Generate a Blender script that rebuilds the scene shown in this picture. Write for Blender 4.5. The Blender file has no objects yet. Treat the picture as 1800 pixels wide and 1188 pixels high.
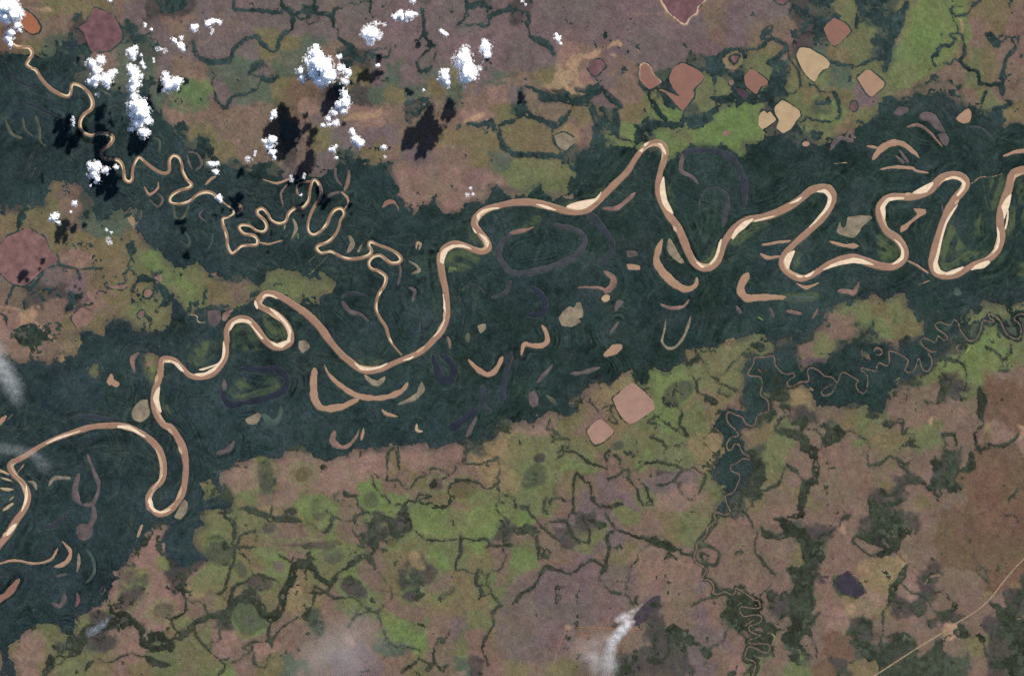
import bpy, math, random
import numpy as np
from mathutils import Vector

# ============================== camera, sky, sun, exposure ======================================
# one scene unit is about 30 m of ground; the camera looks straight down from orbit
W, H = 1800.0, 1188.0
ALT = 12000.0
scene = bpy.context.scene
cam_d = bpy.data.cameras.new('camera')
cam = bpy.data.objects.new('camera', cam_d)
scene.collection.objects.link(cam)
cam.location = (0, 0, ALT)
cam.rotation_euler = (0, 0, 0)
cam_d.sensor_fit = 'HORIZONTAL'
cam_d.angle = 2 * math.atan(W / 2 / ALT)
cam_d.clip_start = 10.0
cam_d.clip_end = 80000.0
scene.camera = cam

SUN_H = np.array([67.0, 107.0]); SUN_EL = math.radians(42.0)
sun_dir = Vector((SUN_H[0], SUN_H[1], float(np.hypot(*SUN_H)) * math.tan(SUN_EL))).normalized()
sun_d = bpy.data.lights.new('sun', 'SUN')
sun_d.energy = 5.0; sun_d.angle = math.radians(1.0); sun_d.color = (1.0, 0.955, 0.90)
sun = bpy.data.objects.new('sun', sun_d)
scene.collection.objects.link(sun)
sun.rotation_euler = (-sun_dir).to_track_quat('-Z', 'Y').to_euler()
sun.location = sun_dir * 4000

world = bpy.data.worlds.new('World'); scene.world = world; world.use_nodes = True
wn = world.node_tree
bgn = wn.nodes.get('Background')
sky = wn.nodes.new('ShaderNodeTexSky'); sky.sky_type = 'NISHITA'; sky.sun_disc = False
sky.sun_elevation = SUN_EL; sky.sun_rotation = math.atan2(SUN_H[0], SUN_H[1])
sky.altitude = 200; sky.air_density = 1.0; sky.dust_density = 1.0; sky.ozone_density = 7.0
wn.links.new(sky.outputs[0], bgn.inputs[0]); bgn.inputs[1].default_value = 0.07

scene.view_settings.view_transform = 'Standard'; scene.view_settings.look = 'None'
scene.view_settings.exposure = 0.84; scene.view_settings.gamma = 1.0
scene.view_settings.use_curve_mapping = False
scene.cycles.max_bounces = 6; scene.cycles.diffuse_bounces = 3; scene.cycles.transparent_max_bounces = 24
scene.cycles.volume_bounces = 2
scene.cycles.use_denoising = False

# ---------------------------------------------------------------------------------------------
# Survey data.  Places are written in a map grid: squares a1..f4 (columns of 300, rows starting at
# 0, 300, 600, 888 map units), and inside a square u,v run 0..1188.  A third number is a width.
# ---------------------------------------------------------------------------------------------
MAIN_RIVER = """f2 1300,-30 1240,-12 1150,5 1105,35 1080,130 1045,220 1025,300 1022,380 1030,460 1005,550 950,612 850,650 780,690 720,725 640,735 570,710 545,650 550,600 575,500 610,400 650,300 700,210 760,140 785,90 760,45 690,30 620,50 575,90 530,140 450,175 370,185 270,180 210,210 180,260 190,340 230,420 300,470 345,530 360,590 330,640 260,670 170,660 80,630 0,605
e2 1120,615 1020,650 920,715 840,750 770,735 710,690 690,630 720,570 800,490 880,420 960,340 1020,260 1045,190 1020,130 960,120 890,140 830,190 750,245 650,295 560,325 460,340 390,375 330,440 290,500 260,570 240,630 190,675 130,675 80,640 40,570 0,470
d2 1150,390 1090,310 1050,240 1020,160 1020,80 1035,0
d1 1060,1110 1065,1040 1030,1000 980,995 930,1020 870,1090
d2 800,10 720,90 640,170 570,240 500,280 400,285 300,260 200,235 110,220 0,225
c2 1100,245 1010,270 950,310 925,370 960,430 1010,490 1025,540 980,565 920,550 860,525 790,510 730,535 695,580 690,640 700,720 725,830 735,920 735,1010 700,1110 640,1180
c3 560,70 470,110 380,145 280,190 190,205 120,185 60,140 0,90
b3 1110,0
b2 1040,1090 950,1000 850,930 770,880 710,855 660,855 620,890 610,930 650,960 710,985 770,1030 820,1090 840,1150
b3 830,10 780,40 720,40 670,5
b2 640,1160 590,1090 540,1040 480,1030 420,1055 390,1110 390,1180
b3 385,30 380,110 330,190 270,235 190,250 130,235 80,185 20,130
a3 1140,122 1122,150 1118,200 1105,270 1075,350 1070,430 1090,510 1140,580
b3 0,600 50,670 90,760 105,860 100,960 80,1060 30,1140
a4 1160,50 1100,60 1050,20
a3 1040,1160 1030,1090 1060,1030 1120,975 1140,910 1135,830 1105,750 1040,680 960,625 880,590 780,585 640,595 520,630 380,680 270,735 170,800 80,845 70,880 100,930 160,985 195,1060 190,1120 160,1180
a4 110,110 50,210 0,270 -60,360 -160,470"""
TRIBUTARY = """a1 60,285,26 110,325,26 160,330 205,335 225,375 200,420 185,450 215,475 250,490 280,540 330,600 390,645 460,672 490,655 497,600 520,585 570,605 620,655 645,710 635,760 590,795 560,840 560,890 590,930 640,945 690,930 750,935 785,960 770,1000 720,1040 705,1080 735,1110 800,1110 840,1130 860,1180,22
a2 868,60 900,80 920,60 922,5
a1 940,1130 970,1095 1010,1130 1060,1170
a2 1110,12 1150,20 1178,0
a1 1178,1130 1188,1098
b1 25,1082 60,1100 78,1150
b2 85,10 110,60 145,95 130,120 60,140 10,170 -8,200 5,226 70,232 130,215 190,165 250,148 300,165 335,200 390,240,14 430,265 440,300 400,325 362,335,20 365,380,22 390,450 395,520 420,575 450,565 490,525 550,520 600,515 605,475 570,450 510,440 475,400 495,378 550,385 600,420 650,425 670,390 650,345 605,305 605,275 640,265 675,300 700,345 750,370 800,355 820,300 860,265 920,258 960,210 970,140 990,70 1020,75 1045,130 1040,190 990,270 960,350 955,410 980,445 1020,440 1080,385 1110,320 1140,275 1180,262
c2 15,280 18,310 -6,345
b2 1172,390 1150,440 1100,495 1030,520 1015,545 1050,575 1110,560 1150,580
c2 0,600,24 50,615 130,610 190,590 210,560 190,520 205,495 260,520 330,545 390,580 415,615 400,640 350,645 310,620 270,590 220,600 190,640 205,680 260,700 310,740 300,800 260,860 240,950 265,1020 310,1090 338,1180,18
c3 380,50,13 420,95,13"""
STREAM = """f2 1260,1010,9 1188,1000,9 1140,1005 1118,1035 1150,1060 1168,1110 1155,1165 1110,1165 1060,1125 1030,1060 1000,1020 945,1000 950,1025 980,1045 960,1055 905,1045 890,1100 860,1165 825,1185 790,1170 745,1110 730,1060 700,1040 670,1075 600,1055 570,1075 590,1105 640,1140 655,1168 635,1180 590,1152 578,1185
f3 560,6
f2 530,1178 490,1165 470,1185
f3 468,10 500,45 540,68 575,72 532,76 525,92 545,120 545,170 515,208 480,190 465,135 450,125 430,190 390,215 360,200 375,160 380,130 340,100 290,75 250,70 250,110 250,150 230,170 185,150 165,170 160,205 120,200 60,185 55,200 95,235 100,290 85,350 65,360 25,330 20,295 35,275 0,250
e3 1120,215 1095,240 1078,285 1040,250 990,240 940,200 890,183 870,205 878,260 865,280 820,282 790,300 745,313 725,295 740,270 778,245 770,218 735,228 690,215 645,165 640,120 620,100 560,110 505,112 490,160 455,220 470,240 540,250 555,300 542,370 590,410 600,470 590,492 525,510 505,570 480,588 440,570 415,530 370,510 320,492 305,520 320,570 365,615 388,655 345,665 310,705 310,745 335,755 365,712 395,725 415,770 460,800 458,822 420,815 370,850 335,865 340,900 385,920 398,950 370,1020 345,1055 300,1075 305,1120 330,1180
e4 335,35 310,65 240,50 218,70 228,110 180,150 160,210 105,260 95,310 80,360 100,400 150,430 165,455 135,510 185,520 215,560 215,610 245,618 290,600 340,620 365,605 370,575 400,590 450,620 500,655 530,665 535,710 480,715 410,705 400,740 430,772 500,760 545,770 545,805 510,825 465,840 465,870 510,895 540,905 515,920 465,935 470,960 540,960 600,970 605,1005 570,1025 510,995 460,985 435,1040 450,1070 500,1085 505,1130 485,1188 470,1260"""
ROAD = "f4 60,1240,8 140,1188 270,1105 400,1020 520,945 620,885 690,835 800,770 880,715 960,640 1030,550 1120,440 1188,370 1300,220"
TRACKS = """d4 270,1160,4 330,980 380,850
d4 380,850,4 600,848 760,862 900,855
f4 690,835,4 640,770
e4 930,740,3 1080,470
f4 1188,770,4 1130,800 1100,830
f4 320,400,5 300,260 270,180
d1 200,530,4 260,630 330,665
d1 285,590,4 370,460"""
# sand bars of the main river: closed outlines
SANDBARS = """f2 415,155 480,115 548,82 552,100 510,150 460,160
f2 640,60 690,42 740,52 780,85 770,130 730,175 720,170 755,120 758,85 730,62 690,52 650,66
f2 350,188 290,186 240,195 205,230 188,262 200,300 218,338 222,290 222,250 250,212 300,202 350,198
f2 285,480 325,510 352,560 347,610 310,642 270,652 300,628 330,600 335,550 310,505
f2 725,238 690,300 650,370 620,470 597,580 585,640 605,690 640,712 600,722 565,700 557,655 575,600 600,500 630,390 650,340 690,280
f2 645,714 700,690 765,670 750,690 690,720 648,726
f2 820,690 870,650 935,628 950,640 910,675 850,685
f2 970,575 998,520 1005,460 1000,395 1015,430 1018,490 1005,540
f2 1098,165 1085,240 1050,335 1045,290 1032,250 1065,195
f2 1080,280 1075,350 1060,410 1055,405 1068,340 1074,280
f2 140,655 60,618 0,608 e2 1188,608 1070,640 980,690 1030,675 1100,655 1188,640 f2 0,640 80,650
e2 340,465 370,410 430,355 490,335 470,360 430,400 390,430 350,475
e2 495,350 590,325 640,318 580,335 510,354
e2 270,480 255,560 230,620 195,652 190,645 225,600 245,540 255,500
e2 95,636 150,668 130,674
e2 745,230 800,200 830,185 800,215
e2 935,148 990,133 1025,160 1037,200 1020,250 990,290 930,355 880,395 930,340 980,280 1005,230 1012,185 985,155
e2 780,560 765,600 745,650 735,685 715,660 708,625 730,580 755,565
e2 790,725 840,740 800,740
e2 850,735 915,700 890,730 860,742
d2 380,250 420,230 500,210 580,195 620,150 600,195 560,230 510,262 460,270 410,262
d2 1055,45 1065,130 1080,210 1110,270 1120,300 1080,275 1050,230 1035,170 1032,110
d2 170,235 230,243 305,275 240,264
d1 1015,1000 1040,1005 1065,1045 1070,1080 1050,1050 1030,1015
d1 920,1005 952,992 926,1020
d1 888,1050 917,1033 905,1058
c2 1100,262 1020,277 972,302 952,342 944,312 985,275 1050,260
c2 960,440 1000,460 1027,500 1017,532 1000,490 970,455
c2 915,398 942,435 925,425
c2 905,547 850,533 790,534 742,560 718,612 710,647 688,632 694,575 720,545 770,520 840,516 880,530
c2 708,860 720,920 725,985 714,960 712,900
c2 722,1030 682,1110 640,1157 670,1132 705,1080
c3 92,148 130,175 190,188 260,176 318,153 270,185 190,200 135,197
c3 433,132 502,103 480,124
b2 638,887 658,860 710,868 742,892 700,874 665,872
b2 588,905 606,945 602,962 583,930
b2 688,958 750,993 803,1050 838,1110 828,1188 810,1188 824,1120 790,1062 740,1012
b2 412,1112 428,1060 480,1033 540,1040 562,1062 510,1053 450,1062
b2 558,1068 602,1120 643,1168 630,1168 588,1115
b3 698,0 740,16 800,-4 832,-2 802,22 770,42 720,27
b3 368,0 380,60 367,120 302,202 220,242 168,227 240,218 300,183 350,130 363,80
b3 198,195 280,173 338,148 300,172 230,198
b3 -4,133 50,153 92,207 70,202 20,152
a3 1112,318 1105,400 1122,492 1095,462 1068,400 1088,340
a3 1188,132 1150,140 1155,146 1188,140
a3 818,588 900,588 1012,660 990,657 890,607 830,600
a3 1132,928 1102,980 1058,1032 1088,998
a3 1045,1088 1058,1110 1067,1162 1050,1152 1030,1115
a3 182,1000 194,1060 184,1120 150,1182 168,1120 178,1060
a3 560,622 400,680 320,712 398,668
a4 1038,0 1060,18 1120,43 1188,28 1130,54 1070,40
a4 115,128 97,165 62,202 43,207 58,170 90,138"""
# savanna lakes: colour key | label | outline
LAKES = """orange|orange oval lake beside the white cloud in the upper left corner|a1 150,170 155,110 178,72 240,125 280,190 270,220 230,237 180,212
plum|plum red lake mottled with shadow, north of the small twisting river|a1 550,190 610,150 650,60 700,70 790,110 850,240 830,300 760,350 640,360 610,300 580,230
rust|large mauve lake cut by the left edge of the view|a2 -60,640 -40,580 20,490 50,460 130,425 200,405 250,435 310,470 340,540 400,610 390,640 300,690 210,770 160,800 100,790 60,770 0,710
rose|rose brown lake with angular corners, south east of the large mauve lake|a2 500,1030 560,955 610,970 655,1020 590,1085 540,1095
rose|small rosy pond ringed by a dark crescent grove|a2 1000,860 1015,830 1045,825 1062,850 1040,875 1010,882
rose|tiny rosy pond on the green meadow below the crescent grove|a2 958,1005 975,980 1000,978 1005,1000 985,1025 965,1022
rose|flat narrow rosy pond on the meadow beside dark trees|a2 735,795 800,800 885,793 860,825 780,820
plum|plum coloured pond half enclosed by bare sandy ground|d1 530,475 575,420 620,418 650,460 600,520 570,530
brick|brick brown tear shaped lake with a pale beach|d1 895,470 920,445 960,465 975,510 1035,575 1000,605 955,622 910,585 893,540
brick|largest brick brown lake, irregular with a tapering tail|d1 1120,480 1150,455 1188,440 e1 50,460 100,485 145,530 125,570 75,620 80,670 40,730 0,770 d1 1160,745 1110,690 1065,645 1020,630 1040,620 1110,650 1165,670 1120,610 1095,550
plum|plum lake with bright beach cut by the top edge|d1 1030,-60 1040,0 1095,90 1188,160 e1 20,165 50,120 95,90 105,50 155,0 180,-60
plum|small plum pond inside a pale diamond shaped rim|e1 335,405 350,390 390,392 375,425 358,442
brick|brick pink lake among green meadows, pointed at its foot|e1 430,540 470,485 500,490 590,565 580,595 545,605 510,655 440,600
brick|brick pink diamond lake nearest the top right meadows|e1 985,200 1050,130 1130,165 1168,225 1065,318 1020,290
sand|large pale tan lake shaped like a shield|e1 795,375 820,332 880,340 980,395 1022,440 1015,475 975,488 950,515 915,572 850,510 810,440
sand|pale tan kidney shaped lake touching a smaller one|e1 640,745 690,702 760,735 810,770 820,810 785,850 750,900 700,930 655,890 670,840 645,790
sand|smaller pale tan lake left of the kidney shaped one|e1 530,820 548,785 570,770 588,790 610,780 648,830 640,850 555,900 528,870
plumdark|dark plum pond below the brick pink pointed lake|e1 375,620 420,625 460,665 430,690 385,650
plum|mauve pond cut by the top edge right of centre|e1 630,-40 640,0 660,20 700,30 740,0 760,-40
rose|little pinkish pond on the bright green meadow|e1 275,930 300,910 335,925 310,950 285,945
rose|round tan waterhole between the pale rim pond and dark plum pond|e1 322,575 332,558 352,562 358,580 342,597 326,590
tan|round tan waterhole at the north edge of the floodplain forest|e1 832,1000 850,985 878,990 884,1008 860,1022 836,1014
plum|plum pond at the dark mosaic east of the tan lakes|e1 1168,740 1180,712 1205,715 1212,750 1195,775 1172,765
tan|tan lake pointed at its foot near the upper right corner|f1 30,545 90,490 130,500 210,570 210,605 125,675 85,640 60,600
straw|straw coloured hexagonal lake north of the river crest|d1 295,955 355,925 440,965 445,985 370,1050 325,1020
rosetan|largest square pinkish tan lake on the lower meadow|d3 700,400 720,380 790,320 840,290 900,330 970,400 990,450 980,480 880,550 820,573 760,520 725,460
rosetan|smaller square pinkish tan lake below the largest one|d3 525,625 580,555 630,545 705,625 690,655 630,700 580,715 545,680
slate|dark slate coloured pond in brown savanna at lower right|e4 1058,530 1110,480 1140,462 1188,492 f4 40,545 82,600 50,630 0,640 e4 1150,618 1095,600
tan|small bright tan lake at the upper right forest edge|f1 715,825 780,765 805,758 822,790 810,850 760,860
tan|heart shaped tan pond in forest left of the river|a3 770,225 748,265 742,285 760,305 778,300 790,312 815,318 832,300 830,285 795,268 785,232
straw|round straw grey lake touching the river's left bank|a3 918,505 930,460 980,410 1025,405 1032,440 1042,490 1030,530 980,560 930,545
straw|straw grey lake with a notched top in central forest|d2 325,1030 345,990 400,945 430,955 450,920 480,920 495,990 490,1018 462,1030 480,1050 420,1085 350,1078
tan|tan leaf shaped lake between forest and lower meadow|d3 635,95 670,50 700,25 760,20 768,50 720,90 660,108
straw|small straw grey pond in forest below the middle river bend|c2 948,1080 1000,1065 1006,1100 970,1132
straw|straw grey jagged pond beside a hooked oxbow|b3 520,540 600,500 630,510 600,572 540,575
straw|straw grey pond south of the tightest left river loop|b3 893,0 940,-5 970,40 920,80 893,50
mauve|round mauve pond at the foot of the green meadow strip|b2 258,985 300,972 342,978 346,1030 312,1082 268,1060
rose|rosy pond left of the narrow river loop top|b2 360,1040 370,990 440,962 410,1000 385,1045
brick|small brick boomerang pond near the small twisting river|c2 282,260 300,220 330,202 370,210 395,250 398,278 372,232 330,236
mauve|mauve pond in forest above the square lakes|d3 120,360 160,345 185,400 180,440 150,460 120,430
mauve|mauve blot pond right of the hourglass oxbow|d2 800,560 860,560 875,590 810,605
tan|flat tan pond below the mauve blot|d2 800,650 885,660 888,690 812,687
mauve|mauve tan triangular pond in central forest|d2 735,900 778,912 750,950 720,982 715,950
straw|claw shaped straw lake between two right hand bends|e2 1188,320 f2 50,308 110,315 132,330 100,355 60,390 30,450 0,468 e2 1150,460 1090,440 1072,425 1080,395 1100,352 1108,395 1135,388 1150,335
tan|tan hooked lake inside the second bend from the right|f2 420,265 500,270 503,300 460,325 400,370 370,410 330,430 330,390 380,360 430,320 445,300
green|grey green pond south of the deepest right hand loop|f2 705,830 720,810 745,835 752,866 706,866
mauve|mauve pond at the north forest edge, upper right|f1 280,790 320,745 375,750 382,775 330,805
mauve|mauve rounded pond at the end of a broad oxbow|f1 590,940 640,930 668,970 650,1017 620,1000
sand|pale tan blot pond in clearing below the hourglass oxbow|d2 622,885 650,862 680,868 678,900 650,915 630,905
ink|black slit pond with lime edges at the lower left|a4 700,600 712,566 728,560 730,585 712,615
ink|black square pond beside the slit pond|a4 626,618 645,615 650,635 640,650 628,640
straw|straw crescent pond touching the lowest left river loop|b4 25,82 40,50 62,10 95,-40 115,-20 118,20 105,55 70,95
mauve|mauve blob pond ending a curved oxbow, lower left|a4 530,180 545,140 580,125 625,140 650,170 635,215 590,245 550,230"""
# oxbow lakes: colour key | centreline with widths
OXBOWS = """tan|b3 1000,195,50 995,330 1005,410 1060,465,46 1188,455,44 c3 60,430,40 122,398,26
tan|b3 1070,168,10 1105,235,22 1188,310,36 c3 80,365,38 170,390 280,392 370,370 430,335,34 462,290,20
straw|c3 560,290,30 555,340,38 510,390,36 395,440,14
straw|c3 165,238,24 215,280,40 260,290,40 300,250,26
tan|c3 285,475,20 320,505,26 392,522,10
sand|c3 525,580,22 525,618 562,625,18
tan|c3 152,605,18 140,682,26
rose|b3 1140,632,40 1125,690,44 1160,725,30 1188,735,24 c3 40,730,24 90,680,20 125,612,12
tan|c3 885,125,12 950,195,36 1020,230,40 1080,190,36 1120,112,34
ink|c3 640,90,30 660,180,44 710,280,50 760,270,50 785,190,44 740,120,40 680,90,26
dusk|c3 1180,80,34 1140,270,40 1115,410,30
dusk|c3 990,315,44 988,440,40 1035,485,20
ink|c3 955,475,30 840,550,60 765,605,60
mauve|c3 940,530,16 905,600,30 872,660,24
ink|b3 480,185,24 560,190,40 650,200,44 720,190,44 790,230,46 808,290,46 760,360,44 640,400,44 500,430,46 410,440,44 372,390,44 365,330,40
mauve|b3 372,335,40 375,268,34
green|b3 765,450,16 758,530,34 700,565,40 650,515,46
mauve|b3 320,778,18 400,750,34 442,695,20
mauve|a3 610,790,24 632,850,16 668,940,34 688,1020,20 650,1120,30 580,1140,28
mauve|a3 548,925,24 525,1020,44 530,1090,44 565,1135,20
mauve|a4 648,5,26 655,80,34 620,155,34
rose|a3 965,82,24 920,125,36 938,215,12
dusk|a3 440,552,8 560,520,24 680,525,30 830,552,10
straw|a3 342,1002,14 385,950,26 485,952,22
tan|a3 -30,585,26 0,560,30 42,522,24
mauve|a3 48,548,12 92,502,12
sand|a3 0,945,8 50,960,16 92,972,8
sand|a3 10,1022,22 50,1030 95,1028,8
sand|a3 25,1172,20 90,1128,24
sand|a3 60,1108,10 97,1078,14
sand|a3 -30,885,18 0,898,18 60,922,16
tan|a3 118,918,8 168,858,12
straw|a3 195,970,10 235,985,26 255,1035,10
tan|a4 -30,410,14 0,405,16 100,383 200,400 290,400 360,370 400,302,16
tan|a4 435,250,12 485,310,26 480,370,34 440,410,34 380,425,14
straw|a4 545,335,14 550,390,24 535,462,10
green|a4 612,308,12 655,400,20 650,480,20 595,545,8
brick|a4 -30,680,40 0,650,44 60,610,46 128,520,36
mauve|a4 395,490,14 465,478,18
mauve|a4 448,612,26 445,660,30 410,700,28 368,680,24
plum|a4 535,605,10 545,660,26 525,702,14
dusk|a4 318,158,26 400,120,32 470,50,20
tan|a4 990,138,20 960,218,20
straw|c2 55,458,22 78,510,32 42,568,22
straw|c2 145,512,16 118,564,24
straw|c2 475,632,16 530,670,22 540,700,22 492,716,14
tan|c2 520,545,16 528,505,22 552,512,16 540,552,14
mauve|c2 405,650,14 412,720,22 395,795,12
mauve|c2 5,915,24 60,980,30 130,1000,16 188,1046,12
dusk|c2 10,880,26 90,852,26 190,880,16
mauve|c2 470,812,16 510,840,24 492,915,16
ink|c2 555,1045,10 562,1090,20 575,1145,12
rose|c2 740,1158,22 c3 752,0,26 758,45,18
olive|c2 880,1140,36 880,1185,44
dusk|c2 845,828,14 920,798,20 1005,858,18
murk|c2 1188,440,28 1120,500,36 1095,580,36 1140,670,40 1188,708,44 d2 90,715,46 200,690,46 330,650,44 440,600,44 490,540,44 505,480,40 470,430,40 400,400,40 295,378,26
rose|c2 1170,450,14 d2 0,435,34 70,420,30 150,395,12
murk|c2 1180,770,26 1140,850,26 1052,886,24
dusk|d2 545,310,66 600,370,50 660,440,34 695,500,30 685,570,34 615,655,44
rose|d2 635,262,20 720,265,28 800,210,28 858,155,16
tan|d2 1052,470,6 1025,535,44 1005,620,60 1035,690,58 1110,770,54 1188,820,52 e2 60,820,44 95,790,30 100,745,22
straw|d2 1095,480,30 1112,550,56 1160,615,50 e2 8,638,20
rose|d2 640,705,22 700,745,42 700,800,44 655,840,50
rose|d2 655,838,30 600,815,20 460,812,12
ink|d2 120,805,24 190,850,36 232,920,40 220,980,44 180,1005,40 105,1002,20
tan|d2 208,1080,22 240,1130,34 245,1188,38 d3 200,30,34 140,30,32 85,22,26 68,95,20
mauve|d2 738,1058,20 688,1128,24
rose|d2 1035,928,10 1100,955,24 1188,945,22 e2 45,898,14
straw|e2 58,1005,8 40,1080,18 -5,1175,18 d3 1130,42,20 1080,45,20 1045,0,20 d2 1060,1120,14 1075,1035,8
mauve|d3 408,226,14 500,215,34 610,180,18
mauve|d3 172,288,14 220,235,26 278,168,22
olive|d3 245,375,22 270,400,28 300,432,30
tan|e2 452,722,44 410,790,52 405,840,54 440,885,50 520,885,46 620,882,40 720,885,20
green|e2 700,885,16 800,890,36 915,885,14
tan|e2 550,518,14 660,500,22 752,490,16
tan|e2 542,580,22 590,605,24 678,600,14
tan|e2 1020,492,8 1110,520,30 1188,525,34 f2 40,525,12
tan|e2 795,785,10 860,812,26 948,782,12
rose|e2 1085,840,28 1140,840,44 1188,850,36 f2 20,820,24 42,780,14
rose|e2 725,975,18 775,985,28 828,995,14
rose|e2 940,965,16 908,1025,22
mauve|e2 608,958,24 635,1022,18
mauve|e2 375,945,20 400,985,36
mauve|d1 1188,1080,34 e2 -10,0,30 60,40,26 108,92,14
murk|e2 140,200,14 145,150,10 170,130,10 240,122,14 300,160,16 318,210,18 300,290,36 280,385,26
mauve|e2 120,200,8 118,310,4
dusk|d1 1175,1110,36 e1 20,1065,44 80,1050,46 200,1050,44 320,1090,48 390,1170,46 e2 420,50,46 438,130,44 428,248,30
mauve|f2 615,238,12 624,295,12
tan|f1 140,1108,30 190,1040,42 260,1000,42 330,1000,38 385,1030,30 430,1070,20 460,1110,8
tan|f1 98,1018,16 172,1032,22
mauve|f1 478,810,56 540,820,62 590,880,50 632,918,24
rose|f1 375,888,14 450,872,22 530,920,16 620,1022,10
murk|f1 795,882,8 900,898,14 988,985,10
tan|f1 1045,1088,16 1120,1062,26 1188,1050,28 1250,1050,20
tan|f1 185,1182,10 280,1165,24 400,1170,22 f2 440,2,22 520,16,14
mauve|e1 1030,1040,16 1090,965,34 f1 0,985,20
mauve|f1 295,1085,12 350,1128,24
mauve|f1 320,1045,12 380,1130,24
ink|a1 270,1010,10 235,1060,16 195,1170,14 a2 170,25,14 185,52,14 215,35,14 250,-20,8
ink|a1 165,718,10 250,740,20 340,790,18 450,838,10
ink|a1 58,478,8 110,550,16 180,590,14 290,635,8
olive|a1 40,845,12 80,930,22 155,968,14
olive|a1 158,825,20 175,900,14 230,950,8
olive|a1 250,812,14 275,900,16 280,980,14 328,1024,8
olive|a1 1070,960,8 1110,985,18 1110,1062,14
olive|a1 690,620,10 770,665,14
tan|a2 1102,78,10 1095,130,16 1040,165,16 1005,115,12
mauve|a2 1100,155,10 1132,205,16 1100,252,16 1045,205,10
mauve|b1 62,1065,10 105,1030,8
mauve|b1 120,1060,12 180,1070,14 215,1140,16 180,1182,12 b2 170,-2,10
mauve|b1 150,1180,12 128,1130,14 112,1070,8
olive|b2 20,245,12 30,320,18 60,342,18 100,312,18 130,240,10
mauve|b2 245,258,8 200,310,12 250,355,8
tan|b2 238,104,8 280,58,24 312,42,16
tan|b2 470,225,14 490,265,30 465,302,20
tan|b2 640,60,8 740,85,16 838,52,14
rose|b2 815,95,8 770,160,12 782,252,8
rose|b2 985,72,14 890,92,16 880,150,14 908,182,8
straw|b2 850,335,14 872,400,26 842,475,14
tan|b2 620,500,14 680,510,16 785,484,8
mauve|b2 1200,148,14 1120,165,20 1055,225,14
mauve|b2 1150,-10,18 1152,50,16 1190,105,12
rose|c2 55,0,20 42,90,26 22,140,16
tan|c2 0,150,14 42,190,16 45,230,16 18,275,12
green|b2 940,650,6 1020,582,8
mauve|b2 965,722,6 1092,598,8
sand|b2 118,1000,6 180,1010,9 190,1050,9 242,1056,6
green|b2 90,410,8 130,480,14 120,525,12 70,490,6
green|b2 300,410,8 285,500,12 260,550,6
rose|f3 145,78,8 160,45,9 190,55,9 202,80,8 175,95,8 150,85,6
lime|f3 815,38,10 780,85,10
rose|f3 755,20,8 720,42,9 735,88,8
lime|e4 592,888,8 610,885,10 640,912,9 628,952,7
rose|e3 1075,290,8 1040,358,8 980,376,8 964,352,8 1000,322,7 1065,285,5
lime|f3 285,272,8 318,256,10
lime|e2 520,1018,8 558,1038,9
lime|b2 795,380,14 790,410,8
lime|b2 888,440,14 890,475,8
tan|f2 376,625,10 440,660,14 520,712,14
tan|f2 435,800,5 530,765,11
tan|f2 810,100,7 880,50,9 960,45,7 1040,20,6
sand|e1 1055,1140,6 1150,1132,8"""
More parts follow.
